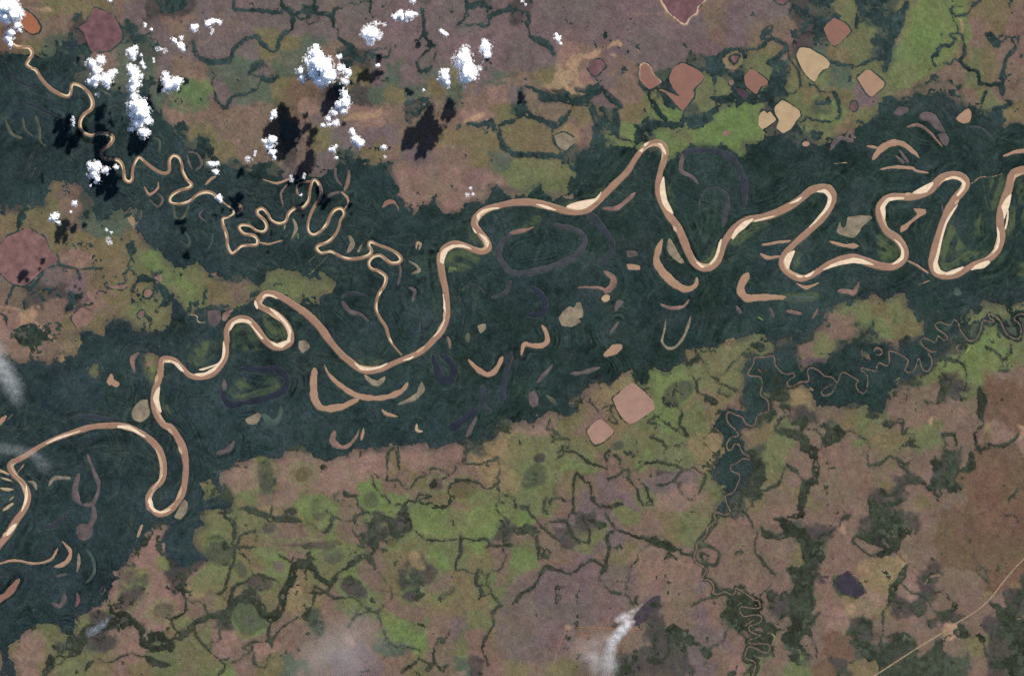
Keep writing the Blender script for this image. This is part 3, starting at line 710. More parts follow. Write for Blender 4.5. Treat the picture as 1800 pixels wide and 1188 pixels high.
# bare or wet patches: letter, edge softness | outline ; or a line with a width
PATCHES = """l 5|z1 1350,60 1560,60 1560,300 1440,330 1300,250 1350,180
p 5|z1 250,180 600,130 830,150 830,260 700,300 590,320 480,360 300,330 240,260
p 5|z1 910,110 1220,90 1180,190 1050,210 920,220
p 4|z1 0,190 150,180 160,300 60,330 0,300
g 5|z1 1440,450 1600,430 1700,330 1780,200 1780,100 1640,200 1560,350 1500,420
G 4|z1 670,300 720,285 790,330 850,400 830,450 770,440 690,390
G 5|z1 940,430 1050,400 1180,430 1300,420 1420,440 1380,560 1250,580 1180,570 1090,570 1000,560 960,500
g 5|z1 860,600 1000,580 1190,590 1190,640 1040,640 960,650 870,640
G 5|z1 400,360 480,370 540,440 500,540 440,570 410,520 390,420
d 4|z1 430,410 470,380 520,430 500,480 450,480
G 5|z1 120,640 230,620 330,710 300,820 220,760 150,700
m 4|z1 240,700 290,700 290,760 245,750
g 5|z1 440,640 560,610 680,630 640,690 560,770 480,740 420,700
w 5|z1 500,650 590,640 600,690 530,710
G 5|z1 790,960 900,990 1010,1080 1020,1160 880,1120 800,1060
G 4|z1 20,980 80,930 160,960 210,1030 150,1100 60,1060
m 4|z1 80,1000 140,1000 120,1040
g 5|z1 560,830 700,780 770,880 760,930 680,890 600,880
d 4|z1 590,830 660,790 730,850 700,890 620,870
g 4|z1 560,900 660,890 740,950 640,960
G 4|z1 1480,640 1600,660 1620,740 1500,730
m 9|z1 1480,830 1782,760 1782,1188 1420,1188
G 4|z2 480,110 560,100 640,160 630,210 580,240 520,290 470,260 500,200
w 4|z2 530,230 560,170 630,160 620,210 560,245
l 4|z2 620,350 700,330 750,360 740,430 670,470 640,420
g 5|z2 600,120 720,60 820,20 820,120 760,200 680,180
g 6|z2 0,340 120,350 260,350 380,380 520,330 640,420 600,470 440,440 330,400 160,470 60,480 0,460
G 4|z2 170,420 260,440 320,470 240,480 180,460
m 5|z2 460,500 640,470 620,560 540,560
p 5|z2 540,560 650,520 720,600 640,620 540,600
g 5|z2 600,620 700,560 740,600 720,680 660,720 580,700
b 9|z2 700,660 900,640 1000,700 900,900 760,880 700,780
p 7|z2 460,740 640,760 660,860 560,920 440,880 400,800
m 9|z2 160,820 400,800 440,880 350,1000 160,1000
b 9|z2 1060,430 1280,380 1340,480 1200,560 1060,560
G 4|z2 1640,60 1750,40 1760,110 1640,100
l 4|z2 1210,870 1320,790 1385,775 1340,880 1310,960 1200,980 1180,940 1240,910
p 4|z2 1230,880 1290,850 1300,930 1240,950
w 4|z2 1125,860 1150,830 1240,900 1210,930 1150,910
s 3|z2 1520,1010 1560,1010 1560,1050 1520,1060
s 3|z2 1315,770,6 1380,795 1385,805
s 3|z2 1640,930,8 1680,905
p 5|z3 420,800 480,700 590,650 570,760 520,790
G 4|z3 560,760 600,780 590,820 550,800
n 6|z3 590,690 660,650 690,740 720,790 650,850 590,790
p 5|z3 440,960 540,880 640,850 620,980 520,1000
G 4|z3 270,980 310,970 300,1040 270,1070
g 5|z3 150,1040 200,1010 210,1060 160,1090
p 6|z3 60,1060 150,1040 140,1130 60,1170
p 5|z3 420,1020 480,1010 520,1080 470,1140 420,1100
g 5|z3 620,1080 680,1050 790,1150 760,1188 640,1188
g 5|z3 200,1120 300,1090 300,1188 210,1188
g 5|z3 690,620 800,600 830,700 760,780 690,700
w 4|z3 720,720 770,690 820,740 800,800 740,790
g 4|z3 820,610 940,620 960,670 860,680
g 5|z3 660,850 760,780 790,850 700,900
G 6|z4 1400,60 1540,0 1560,180 1480,250 1420,280 1380,330 1330,260
G 5|z4 640,480 780,400 880,420 880,520 760,520 640,500
G 4|z4 500,460 550,470 610,540 560,570
g 5|z4 830,190 900,200 930,290 860,350 820,300
G 4|z4 1060,330 1180,380 1150,440 1080,420
g 5|z4 0,570 120,560 220,600 200,650 60,680 0,650
G 3|z4 490,370 540,390 600,440 540,440
m 12|z4 100,0 520,0 520,80 420,140 200,140 100,90
b 6|z4 1340,330 1540,300 1560,370 1380,360
r 8|z5 1010,310 1110,300 1120,380 1060,420 1010,400
t 6|z5 970,190 1100,170 1090,240 980,250
m 12|z5 820,0 1640,0 1800,100 1800,230 1500,230 1200,150 900,100
p 5|z5 1060,350 1110,360 1110,400 1060,400
p 7|z5 1380,640 1500,580 1760,620 1760,700 1600,740 1460,720
m 6|z5 660,90 780,60 840,110 800,200 690,190
G 6|z5 620,920 720,930 700,1060 600,1080 560,1000
g 6|z5 940,960 1150,960 1160,1050 1000,1050
g 6|z5 460,1060 640,1010 620,1180 470,1150
s 3|d1 370,450 420,390 520,370 620,350 580,400 480,430 470,560 500,610 430,600 440,520 390,480
s 3|d1 360,600 430,600 440,640 530,660 400,650
s 3|d1 660,330 740,275 762,330 700,320 665,350
s 3|d1 680,370 720,395 690,385
s 4|c1 100,790 240,780 270,750 290,790 240,820 120,830 20,840
s 4|c1 850,840 990,780 1000,810 880,860
p 4|c1 1040,660 1110,710 1090,730
p 5|b1 890,720 980,715 1060,810 1000,785 900,770
p 4|b1 110,480 200,515 190,530 120,560
p 4|b1 20,800 200,765 240,790 50,815
p 5|b1 200,210 200,285 270,280 230,310 185,290
h 6|b1 20,740 60,600 150,560 260,640 240,760 120,780
s 4|a2 880,270 920,260 915,310 980,400 1010,500 945,410 880,325
p 4|a2 420,560 540,550 640,600 560,612 430,640 490,660 420,670
p 4|a2 540,880 700,870 560,900 510,1000 500,960
p 3|a2 1060,770 1110,735 1105,780
v 9|a2 250,845 290,800 340,830 330,880 280,885
p 4|a2 760,830 820,870 800,890
p 5|a3 990,150 1100,138 1095,172 1010,175
G 5|a3 1000,100 1080,95 1100,130 1010,140
G 6|a3 1010,180 1095,170 1095,250 1030,230
p 3|b3 145,925 180,910 210,945 150,955
l 5|f3 940,560 960,650 930,620
p 6|f3 960,650 1060,640 1060,720 960,700
s 4|f3 1140,580 1188,600 1188,645 1130,695 1170,630
s 3|f3 525,545 548,530 545,572
s 3|f4 240,365 320,390 310,345 325,380 375,398 340,430 290,390
l 5|f4 20,420 200,360 330,405 262,560 240,690 170,735 0,760 e4 1150,705 1110,650 1180,620 f4 90,600
p 7|f4 60,580 150,600 240,640 180,730 20,760 0,700
s 5|f4 640,905 690,840 722,870 700,910 650,935
l 4|f4 900,610 960,600 940,650 880,690
l 5|f4 1090,560 1150,545 1150,580
s 5|e4 1060,130 1110,130 1130,190 1060,160
s 8|e4 1150,700 1188,690 1188,760
s 3|d4 360,845 380,832 400,848 378,862
p 4|c4 630,850 650,830 662,860 640,875
p 5|c4 790,1160 860,1150 850,1188 780,1188
l 6|d3 560,400 600,340 660,350 672,420 640,490 590,450
w 7|b3 610,850 680,830 720,900 710,1000 660,1040 620,960
v 6|b3 860,930 900,870 970,880 985,920 900,970
d 6|b3 970,1188 980,1120 1020,1100 1070,1150 1080,1188
G 6|b3 900,1120 960,1080 1060,1070 1130,1150 1120,1188 900,1188
d 4|b3 1045,875 1065,855 1088,875 1065,895
v 7|c3 760,1030 800,980 900,980 930,1030 880,1080 790,1070
d 7|c3 610,1000 650,960 710,980 700,1030 640,1040
w 8|c3 150,1080 200,1040 260,1080 240,1150 180,1140
w 8|d3 70,990 110,900 170,860 220,890 230,970 160,1020 100,1020
w 4|d3 690,730 730,690 775,695 770,735 725,760
w 6|d3 1050,430 1060,360 1120,300 1188,270 1230,300 1200,370 1130,430
d 4|d3 150,810 185,780 230,790 215,835 170,840
w 7|b4 245,320 290,270 370,265 430,310 420,380 350,420 290,390
w 5|b4 445,440 480,395 520,420 525,480 480,500
w 8|b4 430,760 500,690 600,730 680,830 600,870 520,900 460,830
d 6|b4 630,160 670,125 720,140 700,190 650,195
m 6|b4 710,420 745,380 790,410 760,460 725,455
d 8|b4 540,540 600,500 700,520 690,580 610,590
d 5|b4 790,40 830,15 875,40 840,70
d 8|c4 0,540 60,500 150,560 190,630 140,660 40,620
d 9|c4 490,470 560,420 660,440 640,530 560,550
w 7|c4 660,640 720,590 800,560 790,610 710,660
d 7|c4 410,640 470,610 560,620 540,670 450,670
v 5|c4 330,250 385,230 370,280 345,285
w 5|a4 865,500 890,455 955,455 960,510 920,550 875,535
w 5|a4 945,530 980,490 1030,485 1030,530 980,560
w 7|a4 1080,740 1110,690 1190,690 1188,770 1110,780
d 9|a4 750,720 830,650 930,580 990,580 960,650 860,720
n 10|b4 0,100 150,120 160,260 260,380 130,430 100,560 0,600
w 6|e3 0,280 50,270 80,330 40,380 0,390
w 9|e1 890,740 950,660 1040,700 1030,790 920,800
d 6|b4 600,210 760,260 1100,250 1188,270 1000,300 760,280
P 6|e3 820,150 870,100 1000,120 990,150 880,170
G 5|e4 800,1000 820,985 855,1105 825,1110
l 3|e1 285,405 340,345 418,400 345,478
k 3|e1 325,405 350,380 400,390 360,450
c 1|d1 1035,-60,20 1040,0 1095,90 1188,160
c 1|e1 -10,163,20 25,163 52,117 97,92 105,45 155,0
c 1|d1 900,560,14 893,470 920,445 960,465 975,510 1035,572
s 3|a2 20,950,26 120,960 190,990 250,1060 320,1130 370,1188
s 3|a2 190,920,16 290,955
p 2|a2 690,1010,12 830,940 900,900
p 2|a2 500,1130,12 520,1095 560,1110
p 2|a2 600,1170,10 630,1130
s 2|f1 740,130,12 760,200 740,270
s 2|e3 605,830,12 625,915
l 3|f4 330,430,12 270,540 240,690 180,730
s 2|f4 500,550,8 530,500 600,485
p 2|b1 670,415,9 750,388
s 2|f3 200,735,8 225,728
s 2|f1 450,670,12 475,700
s 3|d1 870,340,10 890,370
p 3|c1 1030,640,8 1040,590 1188,540
p 2|d1 1030,90,12 1000,100 840,100
p 2|b1 480,770,10 540,750 600,790
s 3|a1 265,65,8 320,70 340,80
p 2|a4 1050,470,8 1100,480 1130,470
G 2|a4 620,650,8 650,655 660,620
y 1|a4 640,662,6 655,650 662,620
y 1|a4 690,635,6 715,625 735,590 735,545
y 1|a4 622,620,6 650,612
g 4|a4 525,760 610,750 600,830 550,930 530,870
G 5|f2 500,1180 580,1110 640,1150
l 3|b4 120,270 155,255 210,330 190,340
g 6|d1 690,960 740,930 790,960 740,1010
G 6|d1 1000,960 1080,930 1188,1000 1188,1090 1090,1130
l 4|c4 500,330 470,360 530,440 580,430 520,350"""
# clouds: label | puffs as u,v,radius
CLOUDS = """largest white cloud left of centre, tall and triangular, above brown savanna|b1 1010,325,24 1010,380,48 995,435,58 1050,465,72 1085,525,62 1040,555,50 1000,500,50 1120,510,26
narrow white cloud touching the left side of the triangular cloud|b1 902,495,26 912,545,24 925,575,10
large lumpy white cloud over the widest dark shadow, right of centre top|c1 862,355,32 850,420,62 870,470,52 820,435,40 880,520,62 920,500,26 850,540,36
white cloud like a tooth below the large lumpy one|c1 720,540,40 738,580,30 708,505,24 735,500,18
upright white cloud rightmost of the bright cluster|c1 1000,330,40 1010,380,30 990,285,13 970,360,14
little wisp trailing below the upright cloud|c1 985,432,10 965,468,14 968,485,8
round white cloud with a drip, upper centre|c1 195,235,54 165,235,30 225,225,30 195,298,22
frayed wisp upper right of the round cloud|c1 240,160,20 300,172,14 268,165,10
slanting wisp right of the round cloud|c1 272,250,16 258,272,12 285,235,9
double white cloud near the top, upper centre left half|c1 375,120,22 412,105,26 425,130,18 405,90,14
white cloud right half of the pair near the top|c1 470,108,30 455,145,15 490,100,16 520,100,14
small white cloud cut by the top edge above the pair|c1 500,8,18 500,-12,16
small slanted cloud alone between the pair and the lumpy cloud|c1 695,220,13 712,235,16 730,245,12
ragged white cloud at the head of the curved row|c1 45,500,24 20,570,24 10,470,18 35,540,14 60,515,12
curved row of white clouds, thick at its head|c1 25,650,30 18,715,42 10,770,26 b1 1172,730,34 1140,785,28
lower beads of the curved row of white clouds|b1 1100,830,20 1145,860,24 1060,875,14 1105,870,12
leaning white cloud left of the forked dark shadow|c1 80,920,20 100,970,30 125,1000,30 140,985,16 75,910,14
tiny white cloud right of the leaning cloud|c1 295,1025,17 285,1035,9
faint puff below the tiny white cloud|c1 304,1090,10
tiny slanted white cloud over a dark green hollow|c1 255,455,12 245,462,8
tiny round white cloud below the large lumpy cloud|c1 860,610,11
tiny white speck cloud left of the tooth shaped one|c1 572,628,8
small white cloud near the round cloud, left side|b1 1180,480,24 1170,400,16 1185,395,12
white cloud over the left end of the pale creek, small pair|b1 1130,1040,20 1150,1018,11 1110,1045,10 1155,1100,9
small bright cloud above the long blue shadow|b1 715,800,20 702,825,14 725,775,12
forked white cloud inside the long blue shadow|b1 700,980,34 680,1022,24 655,990,12 640,978,9 725,965,15
teardrop white cloud at the foot of the forked cloud|b1 712,1062,24 716,1095,14
small wisp left of the forked cloud|b1 590,1060,11 585,1080,7
small egg shaped cloud at the tip of a thin shadow|b1 545,1112,22 530,1100,12
small double cloud on meadow north of the twisting river|b1 275,1140,20 318,1140,17 295,1150,12
small white cloud left of the bent pair, upper left|b1 160,195,24 148,180,12 180,185,12
bent white cloud over a mauve hollow, upper left|b1 260,170,24 290,155,20 335,155,18 315,150,12
faint tuft below the bent cloud|b1 295,215,13 285,235,8
frayed white cloud left of the creek woods|b1 25,280,20 70,325,24 90,350,13 75,265,12 55,310,12
round white cloud beside the bright green field|b1 35,580,42 10,600,28 62,560,20 a1 1160,560,34 1170,605,34 1145,635,17 1150,520,20
big white cloud in the very corner, upper left|a1 30,115,45 70,50,55 100,90,55 50,60,50 135,105,30 20,30,28 50,150,26 10,60,40
white cloud hanging below the corner cloud, over the river head|a1 120,180,28 140,212,14 75,230,34 60,270,30 70,312,22 110,155,20
knobbly white cloud west of the column of clouds|a1 640,440,34 700,420,28 670,490,36 660,550,34 625,570,24 660,592,18 715,410,16
heart shaped white cloud right of the knobbly one|a1 735,560,42 775,520,26 800,500,18 740,598,20 710,555,18
thin ghost cloud below the heart shaped one|a1 680,660,16
top puff of the column of clouds|a1 920,372,32 940,338,18 905,360,18 925,400,18
scattered tufts right of the column top|a1 990,440,13 1003,470,10 985,385,8
middle cloud of the tall column|a1 920,500,38 930,560,40 925,612,34 960,590,22 985,532,14 905,470,20
largest cloud of the tall column, at its foot|a1 930,680,34 950,740,58 990,790,56 920,800,28 1030,850,28 960,850,42 915,900,20 1000,720,30
flat white cloud tucked under the foot of the column|a1 1000,925,34 975,915,18 1030,920,18
tiny speck cloud over mauve ground near the top left|a1 1010,168,10 1008,185,7
tiny speck cloud below it and to the right|a1 1055,210,9
thin twin cloud right of the column top|a1 1098,340,17 1150,355,17 1120,345,9
tiny wisp right of the scattered tufts|a1 1070,415,9 1070,430,7
small cloud cut by the top edge, upper left|a1 765,4,14
small thin cloud on the bend of the twisting river|a1 508,840,15 512,868,11 505,815,8
white cloud trailing downward over the blackest shadow|a1 660,1165,38 690,1150,20 620,1145,14 a2 650,25,34 680,65,22 665,85,12
low white puff right of the trailing cloud|a2 742,-2,22 720,5,12
small puff in the shadow right of the trailing cloud|a1 808,1165,16
small bright cloud on meadow by the dark streak|a2 520,230,18 510,240,10
tiny dot of cloud below the small bright one|a2 493,290,8
bright ragged cloud north of the mauve lake|a2 375,325,26 398,312,18 350,338,14 410,365,14
small thin cloud on the meadow, with a bright core|a2 752,480,18 768,503,15
faint wisp above the bright cored cloud|a2 742,412,10 775,432,9
tiny fleck of cloud on the forest edge shadow|a2 630,105,7
small cloud over the upper bend of the twisting river|b2 318,15,18 300,5,11
small cloud sitting on the hidden bend of the twisting river|b2 335,188,19 345,207,12
small grey cloud at the narrow loop's pale creek|b2 842,65,15 840,38,10
thin wisp cloud right of the grey one|b2 930,30,11 928,50,8
fleck of cloud between two loops of the twisting river|b2 908,170,8
isolated white cloud above the savanna, farthest right|d1 318,272,22 308,240,14 340,307,9
faint white tuft near the top edge right of centre left|d1 70,8,11 95,35,7
thin grey wisp above the river's middle crest|c2 875,170,15 915,165,9 900,122,9"""
# ============================== helpers =========================================================
K = np.array([2.10, 2.11, 2.12])       # what a white level sheet shows under this sun and sky
ROWY = {'1': 0.0, '2': 300.0, '3': 600.0, '4': 888.0}
rng = np.random.default_rng(7); random.seed(7)

def lin(c):
    c = np.asarray(c, dtype=float) / 255.0
    return np.where(c <= 0.04045, c / 12.92, ((c + 0.055) / 1.055) ** 2.4)

def alb(c):                            # appearance in plain daylight -> surface colour
    return np.clip(lin(c) / K, 0.002, 0.9)

VIEWS = {'z1': (400.0, 750.0, 1 / 2.97), 'z2': (900.0, 594.0, 0.5), 'z3': (0.0, 594.0, 0.5), 'z4': (900.0, 0.0, 0.5), 'z5': (0.0, 0.0, 0.5)}
def parse(s, w0=20.0):
    """map grid text -> array of x, y, width in map units"""
    ox = oy = 0.0; k = 1 / 3.96; w = w0 / 3.96; out = []
    for t in s.split():
        if t in VIEWS: ox, oy, k = VIEWS[t]; continue
        if t[0] in 'abcdefp' and (len(t) == 1 or t[1:].isdigit() and ',' not in t):
            if t == 'p': ox, oy, k = 0.0, 0.0, 1.0
            else: ox, oy, k = (ord(t[0]) - 97) * 300.0, ROWY[t[1]], 1 / 3.96
            continue
        v = [float(q) for q in t.split(',')]
        if len(v) > 2: w = v[2] / 3.96
        out.append((ox + v[0] * k, oy + v[1] * k, w))
    return np.array(out)

def spline(P, step=2.0, closed=False, tau=0.5):
    n = len(P); out = []
    rngi = range(n if closed else n - 1)
    for i in rngi:
        if closed: p0, p1, p2, p3 = P[i - 1], P[i], P[(i + 1) % n], P[(i + 2) % n]
        else: p0, p1, p2, p3 = P[max(i - 1, 0)], P[i], P[i + 1], P[min(i + 2, n - 1)]
        L = np.hypot(*(p2 - p1)[:2]); m = max(1, int(L / step))
        t = np.linspace(0, 1, m, endpoint=False)[:, None]
        m1, m2 = tau * (p2 - p0), tau * (p3 - p1)
        q = p1 + m1 * t + (3 * (p2 - p1) - 2 * m1 - m2) * t ** 2 + (2 * (p1 - p2) + m1 + m2) * t ** 3
        q[:, 2] = (p1[2] + (p2[2] - p1[2]) * t[:, 0])
        out.append(q)
    if not closed: out.append(P[-1:])
    return np.concatenate(out)

# the working grid
S = 1.5; M = 96.0
GX = np.arange(-M, W + M + S, S); GY = np.arange(-M, H + M + S, S)
NX, NY = len(GX), len(GY)

def vnoise(cell, seed, gx=GX, gy=GY):
    r = np.random.default_rng(seed)
    x = (gx + 500.0) / cell + r.random() * 9; y = (gy + 500.0) / cell + r.random() * 9
    ix = x.astype(int); iy = y.astype(int); fx = x - ix; fy = y - iy
    Lt = r.random((iy.max() + 2, ix.max() + 2)).astype(np.float32)
    fx = (fx * fx * (3 - 2 * fx)).astype(np.float32); fy = (fy * fy * (3 - 2 * fy)).astype(np.float32)[:, None]
    a = Lt[iy][:, ix] * (1 - fx) + Lt[iy][:, ix + 1] * fx
    b = Lt[iy + 1][:, ix] * (1 - fx) + Lt[iy + 1][:, ix + 1] * fx
    return a * (1 - fy) + b * fy - 0.5

def fbm(cell, seed, octv=4, gain=0.5):
    o = 0; a = 1.0; t = 0
    for i in range(octv):
        o = o + a * vnoise(cell / 2 ** i, seed * 31 + i); t += a * a; a *= gain
    return o / math.sqrt(t) * 2.6          # about unit spread

def ranked(a):
    q = np.quantile(a[::3, ::3], np.linspace(0, 1, 101))
    return np.interp(a, q, np.linspace(0, 1, 101)).astype(np.float32)

def bil(A, x, y):
    fx = np.clip((x + M) / S, 0, NX - 1.001); fy = np.clip((y + M) / S, 0, NY - 1.001)
    ix = fx.astype(int); iy = fy.astype(int); fx = (fx - ix); fy = (fy - iy)
    if A.ndim == 3: fx = fx[..., None]; fy = fy[..., None]
    return (A[iy, ix] * (1 - fx) + A[iy, ix + 1] * fx) * (1 - fy) + (A[iy + 1, ix] * (1 - fx) + A[iy + 1, ix + 1] * fx) * fy

def win(x0, x1, y0, y1):
    i0 = max(0, int((x0 + M) / S)); i1 = min(NX, int((x1 + M) / S) + 2)
    j0 = max(0, int((y0 + M) / S)); j1 = min(NY, int((y1 + M) / S) + 2)
    return i0, i1, j0, j1

def sdf_poly(P, R=8.0):
    """signed distance (inside positive, cut off at R) in the window of the outline"""
    P = P[:, :2]
    i0, i1, j0, j1 = win(P[:, 0].min() - R, P[:, 0].max() + R, P[:, 1].min() - R, P[:, 1].max() + R)
    if i1 <= i0 or j1 <= j0: return None
    gx = GX[i0:i1]; gy = GY[j0:j1]
    D = np.full((j1 - j0, i1 - i0), R, np.float32); IN = np.zeros(D.shape, bool)
    n = len(P)
    for a in range(n):
        p, q = P[a], P[(a + 1) % n]
        lo, hi = min(p[1], q[1]), max(p[1], q[1])
        if hi > lo:
            b0, b1 = np.searchsorted(gy, lo, 'left'), np.searchsorted(gy, hi, 'left')
            if b1 > b0:
                xi = p[0] + (gy[b0:b1] - p[1]) * (q[0] - p[0]) / (q[1] - p[1])
                IN[b0:b1] ^= gx[None, :] < xi[:, None]
        a0 = np.searchsorted(gx, min(p[0], q[0]) - R); a1 = np.searchsorted(gx, max(p[0], q[0]) + R)
        b0 = np.searchsorted(gy, lo - R); b1 = np.searchsorted(gy, hi + R)
        if a1 <= a0 or b1 <= b0: continue
        X = gx[None, a0:a1] - p[0]; Y = gy[b0:b1, None] - p[1]; e = q - p
        t = np.clip((X * e[0] + Y * e[1]) / max(e @ e, 1e-9), 0, 1)
        d = np.hypot(X - t * e[0], Y - t * e[1])
        D[b0:b1, a0:a1] = np.minimum(D[b0:b1, a0:a1], d)
    return (slice(j0, j1), slice(i0, i1)), np.where(IN, D, -D)

def stamp(F, C, R=6.0, grow=0.0):
    """line of changing width: F = max(F, width/2 - distance)"""
    for x, y, w in C:
        r = w / 2 + grow + R
        i0, i1, j0, j1 = win(x - r, x + r, y - r, y + r)
        if i1 <= i0 or j1 <= j0: continue
        v = w / 2 + grow - np.hypot(GX[None, i0:i1] - x, GY[j0:j1, None] - y)
        F[j0:j1, i0:i1] = np.maximum(F[j0:j1, i0:i1], v)

def wx(x): return x - W / 2
def wy(y): return H / 2 - y
C = scene.collection

def mesh_obj(name, V, F, mat, kind=None, parent=None, smooth=False):
    me = bpy.data.meshes.new(name)
    V = np.asarray(V, np.float32); F = np.asarray(F, np.int32)
    me.vertices.add(len(V)); me.vertices.foreach_set('co', V.ravel())
    k = F.shape[1]
    me.loops.add(F.size); me.loops.foreach_set('vertex_index', F.ravel())
    me.polygons.add(len(F)); me.polygons.foreach_set('loop_start', np.arange(0, F.size, k, dtype=np.int32))
    try: me.polygons.foreach_set('loop_total', np.full(len(F), k, np.int32))
    except Exception: pass
    me.polygons.foreach_set('use_smooth', np.full(len(F), smooth))
    me.update(calc_edges=True)
    for m in (mat if isinstance(mat, (list, tuple)) else [mat]): me.materials.append(m)
    o = bpy.data.objects.new(name, me); C.objects.link(o)
    if kind: o['kind'] = kind
    if parent: o.parent = parent
    return o

def set_col(o, col):
    a = o.data.color_attributes.new('col', 'FLOAT_COLOR', 'POINT')
    c = np.ones((len(col), 4), np.float32); c[:, :3] = col
    a.data.foreach_set('color', c.ravel())

def grid_faces(mask):
    """quads of the cells in a mask over vertices; returns used vertex ids and faces"""
    ny, nx = mask.shape[0] + 1, mask.shape[1] + 1
    j, i = np.nonzero(mask)
    f = np.stack([j * nx + i, (j + 1) * nx + i, (j + 1) * nx + i + 1, j * nx + i + 1], 1)
    u, inv = np.unique(f, return_inverse=True)
    return u, inv.reshape(f.shape)

def sheet_from_field(name, F, sl, z, mat, kind=None, parent=None, edge=0.5, zv=0.0):
    """a level water sheet whose rim follows the field's zero line and dips under the ground there"""
    js, is_ = sl
    gx = GX[is_]; gy = GY[js]
    cell = np.maximum.reduce([F[:-1, :-1], F[1:, :-1], F[:-1, 1:], F[1:, 1:]]) > -0.15
    if not cell.any(): return None
    u, f = grid_faces(cell)
    nx = len(gx); fv = F.ravel()[u]
    zz = np.where(fv > edge, z, z * fv / edge)
    V = np.stack([wx(gx[u % nx]), wy(gy[u // nx]), np.maximum(zz, -0.6)], 1)
    return mesh_obj(name, V, f, mat, kind, parent, True)

def fill_outline(name, P, z, mat, kind=None, parent=None):
    me = bpy.data.meshes.new(name)
    V = [(wx(x), wy(y), z) for x, y in P[:, :2]]
    a = sum(V[i][0] * V[(i + 1) % len(V)][1] - V[(i + 1) % len(V)][0] * V[i][1] for i in range(len(V)))
    if a < 0: V.reverse()
    me.from_pydata(V, [], [list(range(len(V)))]); me.update()
    me.materials.append(mat)
    o = bpy.data.objects.new(name, me); C.objects.link(o)
    if kind: o['kind'] = kind
    if parent: o.parent = parent
    return o

def rough_outline(P, amp, seed, step=2.0, tau=0.5, grow=0.0):
    Q = spline(P, step, True, tau)
    n = len(Q); r = np.random.default_rng(seed)
    d = np.zeros(n)
    for k in (3, 5, 9, 17, 31):
        if k * 3 < n:
            d += np.sin(np.arange(n) * 2 * math.pi * k / n + r.random() * 6.3) * r.random() / k ** 0.6
    d = d * amp + r.normal(0, amp * 0.18, n)
    a2 = np.sum(Q[:, 0] * np.roll(Q[:, 1], -1) - np.roll(Q[:, 0], -1) * Q[:, 1])
    d += grow * np.sign(a2)
    t = np.roll(Q, -1, 0) - np.roll(Q, 1, 0); L = np.maximum(np.hypot(t[:, 0], t[:, 1]), 1e-6)
    Q = Q.copy(); Q[:, 0] += t[:, 1] / L * d; Q[:, 1] -= t[:, 0] / L * d
    return Q

# ------------------------------ materials -------------------------------------------------------
def nodes_of(name):
    m = bpy.data.materials.new(name); m.use_nodes = True
    nt = m.node_tree; b = nt.nodes['Principled BSDF']
    return m, nt, b

def ramp_noise(nt, scale, detail, c0, c1, lo=0.35, hi=0.65, rough=0.6):
    tc = nt.nodes.new('ShaderNodeNewGeometry')
    nz = nt.nodes.new('ShaderNodeTexNoise'); nz.inputs['Scale'].default_value = scale
    nz.inputs['Detail'].default_value = detail; nz.inputs['Roughness'].default_value = rough
    nt.links.new(tc.outputs['Position'], nz.inputs['Vector'])
    rp = nt.nodes.new('ShaderNodeValToRGB')
    rp.color_ramp.elements[0].position = lo; rp.color_ramp.elements[1].position = hi
    rp.color_ramp.elements[0].color = (*c0, 1); rp.color_ramp.elements[1].color = (*c1, 1)
    nt.links.new(nz.outputs['Fac'], rp.inputs[0])
    return rp

def land_material(name, fine=0.35, amount=0.5):
    """surface colour stored with the terrain, broken by fine noise of two sizes"""
    m, nt, b = nodes_of(name)
    at = nt.nodes.new('ShaderNodeAttribute'); at.attribute_name = 'col'
    a = 1 - amount; z = 1 + amount
    r1 = ramp_noise(nt, fine, 3, (a, a, a), (z, z, z), 0.25, 0.75, 0.7)
    r2 = ramp_noise(nt, 0.09, 4, (0.90, 0.93, 0.97), (1.10, 1.07, 1.03), 0.3, 0.7, 0.6)
    m1 = nt.nodes.new('ShaderNodeMix'); m1.data_type = 'RGBA'; m1.blend_type = 'MULTIPLY'; m1.inputs[0].default_value = 1
    m2 = nt.nodes.new('ShaderNodeMix'); m2.data_type = 'RGBA'; m2.blend_type = 'MULTIPLY'; m2.inputs[0].default_value = 1
    nt.links.new(at.outputs['Color'], m1.inputs[6]); nt.links.new(r1.outputs[0], m1.inputs[7])
    nt.links.new(m1.outputs[2], m2.inputs[6]); nt.links.new(r2.outputs[0], m2.inputs[7])
    nt.links.new(m2.outputs[2], b.inputs['Base Color'])
    b.inputs['Roughness'].default_value = 1.0; b.inputs['Specular IOR Level'].default_value = 0.0
    return m

def plain_material(name, c, var=0.08, scale=0.08, rough=1.0, spec=0.0):
    m, nt, b = nodes_of(name); c = alb(c)
    rp = ramp_noise(nt, scale, 5, tuple(np.clip(c * (1 - var), 0, 1)), tuple(np.clip(c * (1 + var), 0, 1)))
    nt.links.new(rp.outputs[0], b.inputs['Base Color'])
    b.inputs['Roughness'].default_value = rough; b.inputs['Specular IOR Level'].default_value = spec
    return m

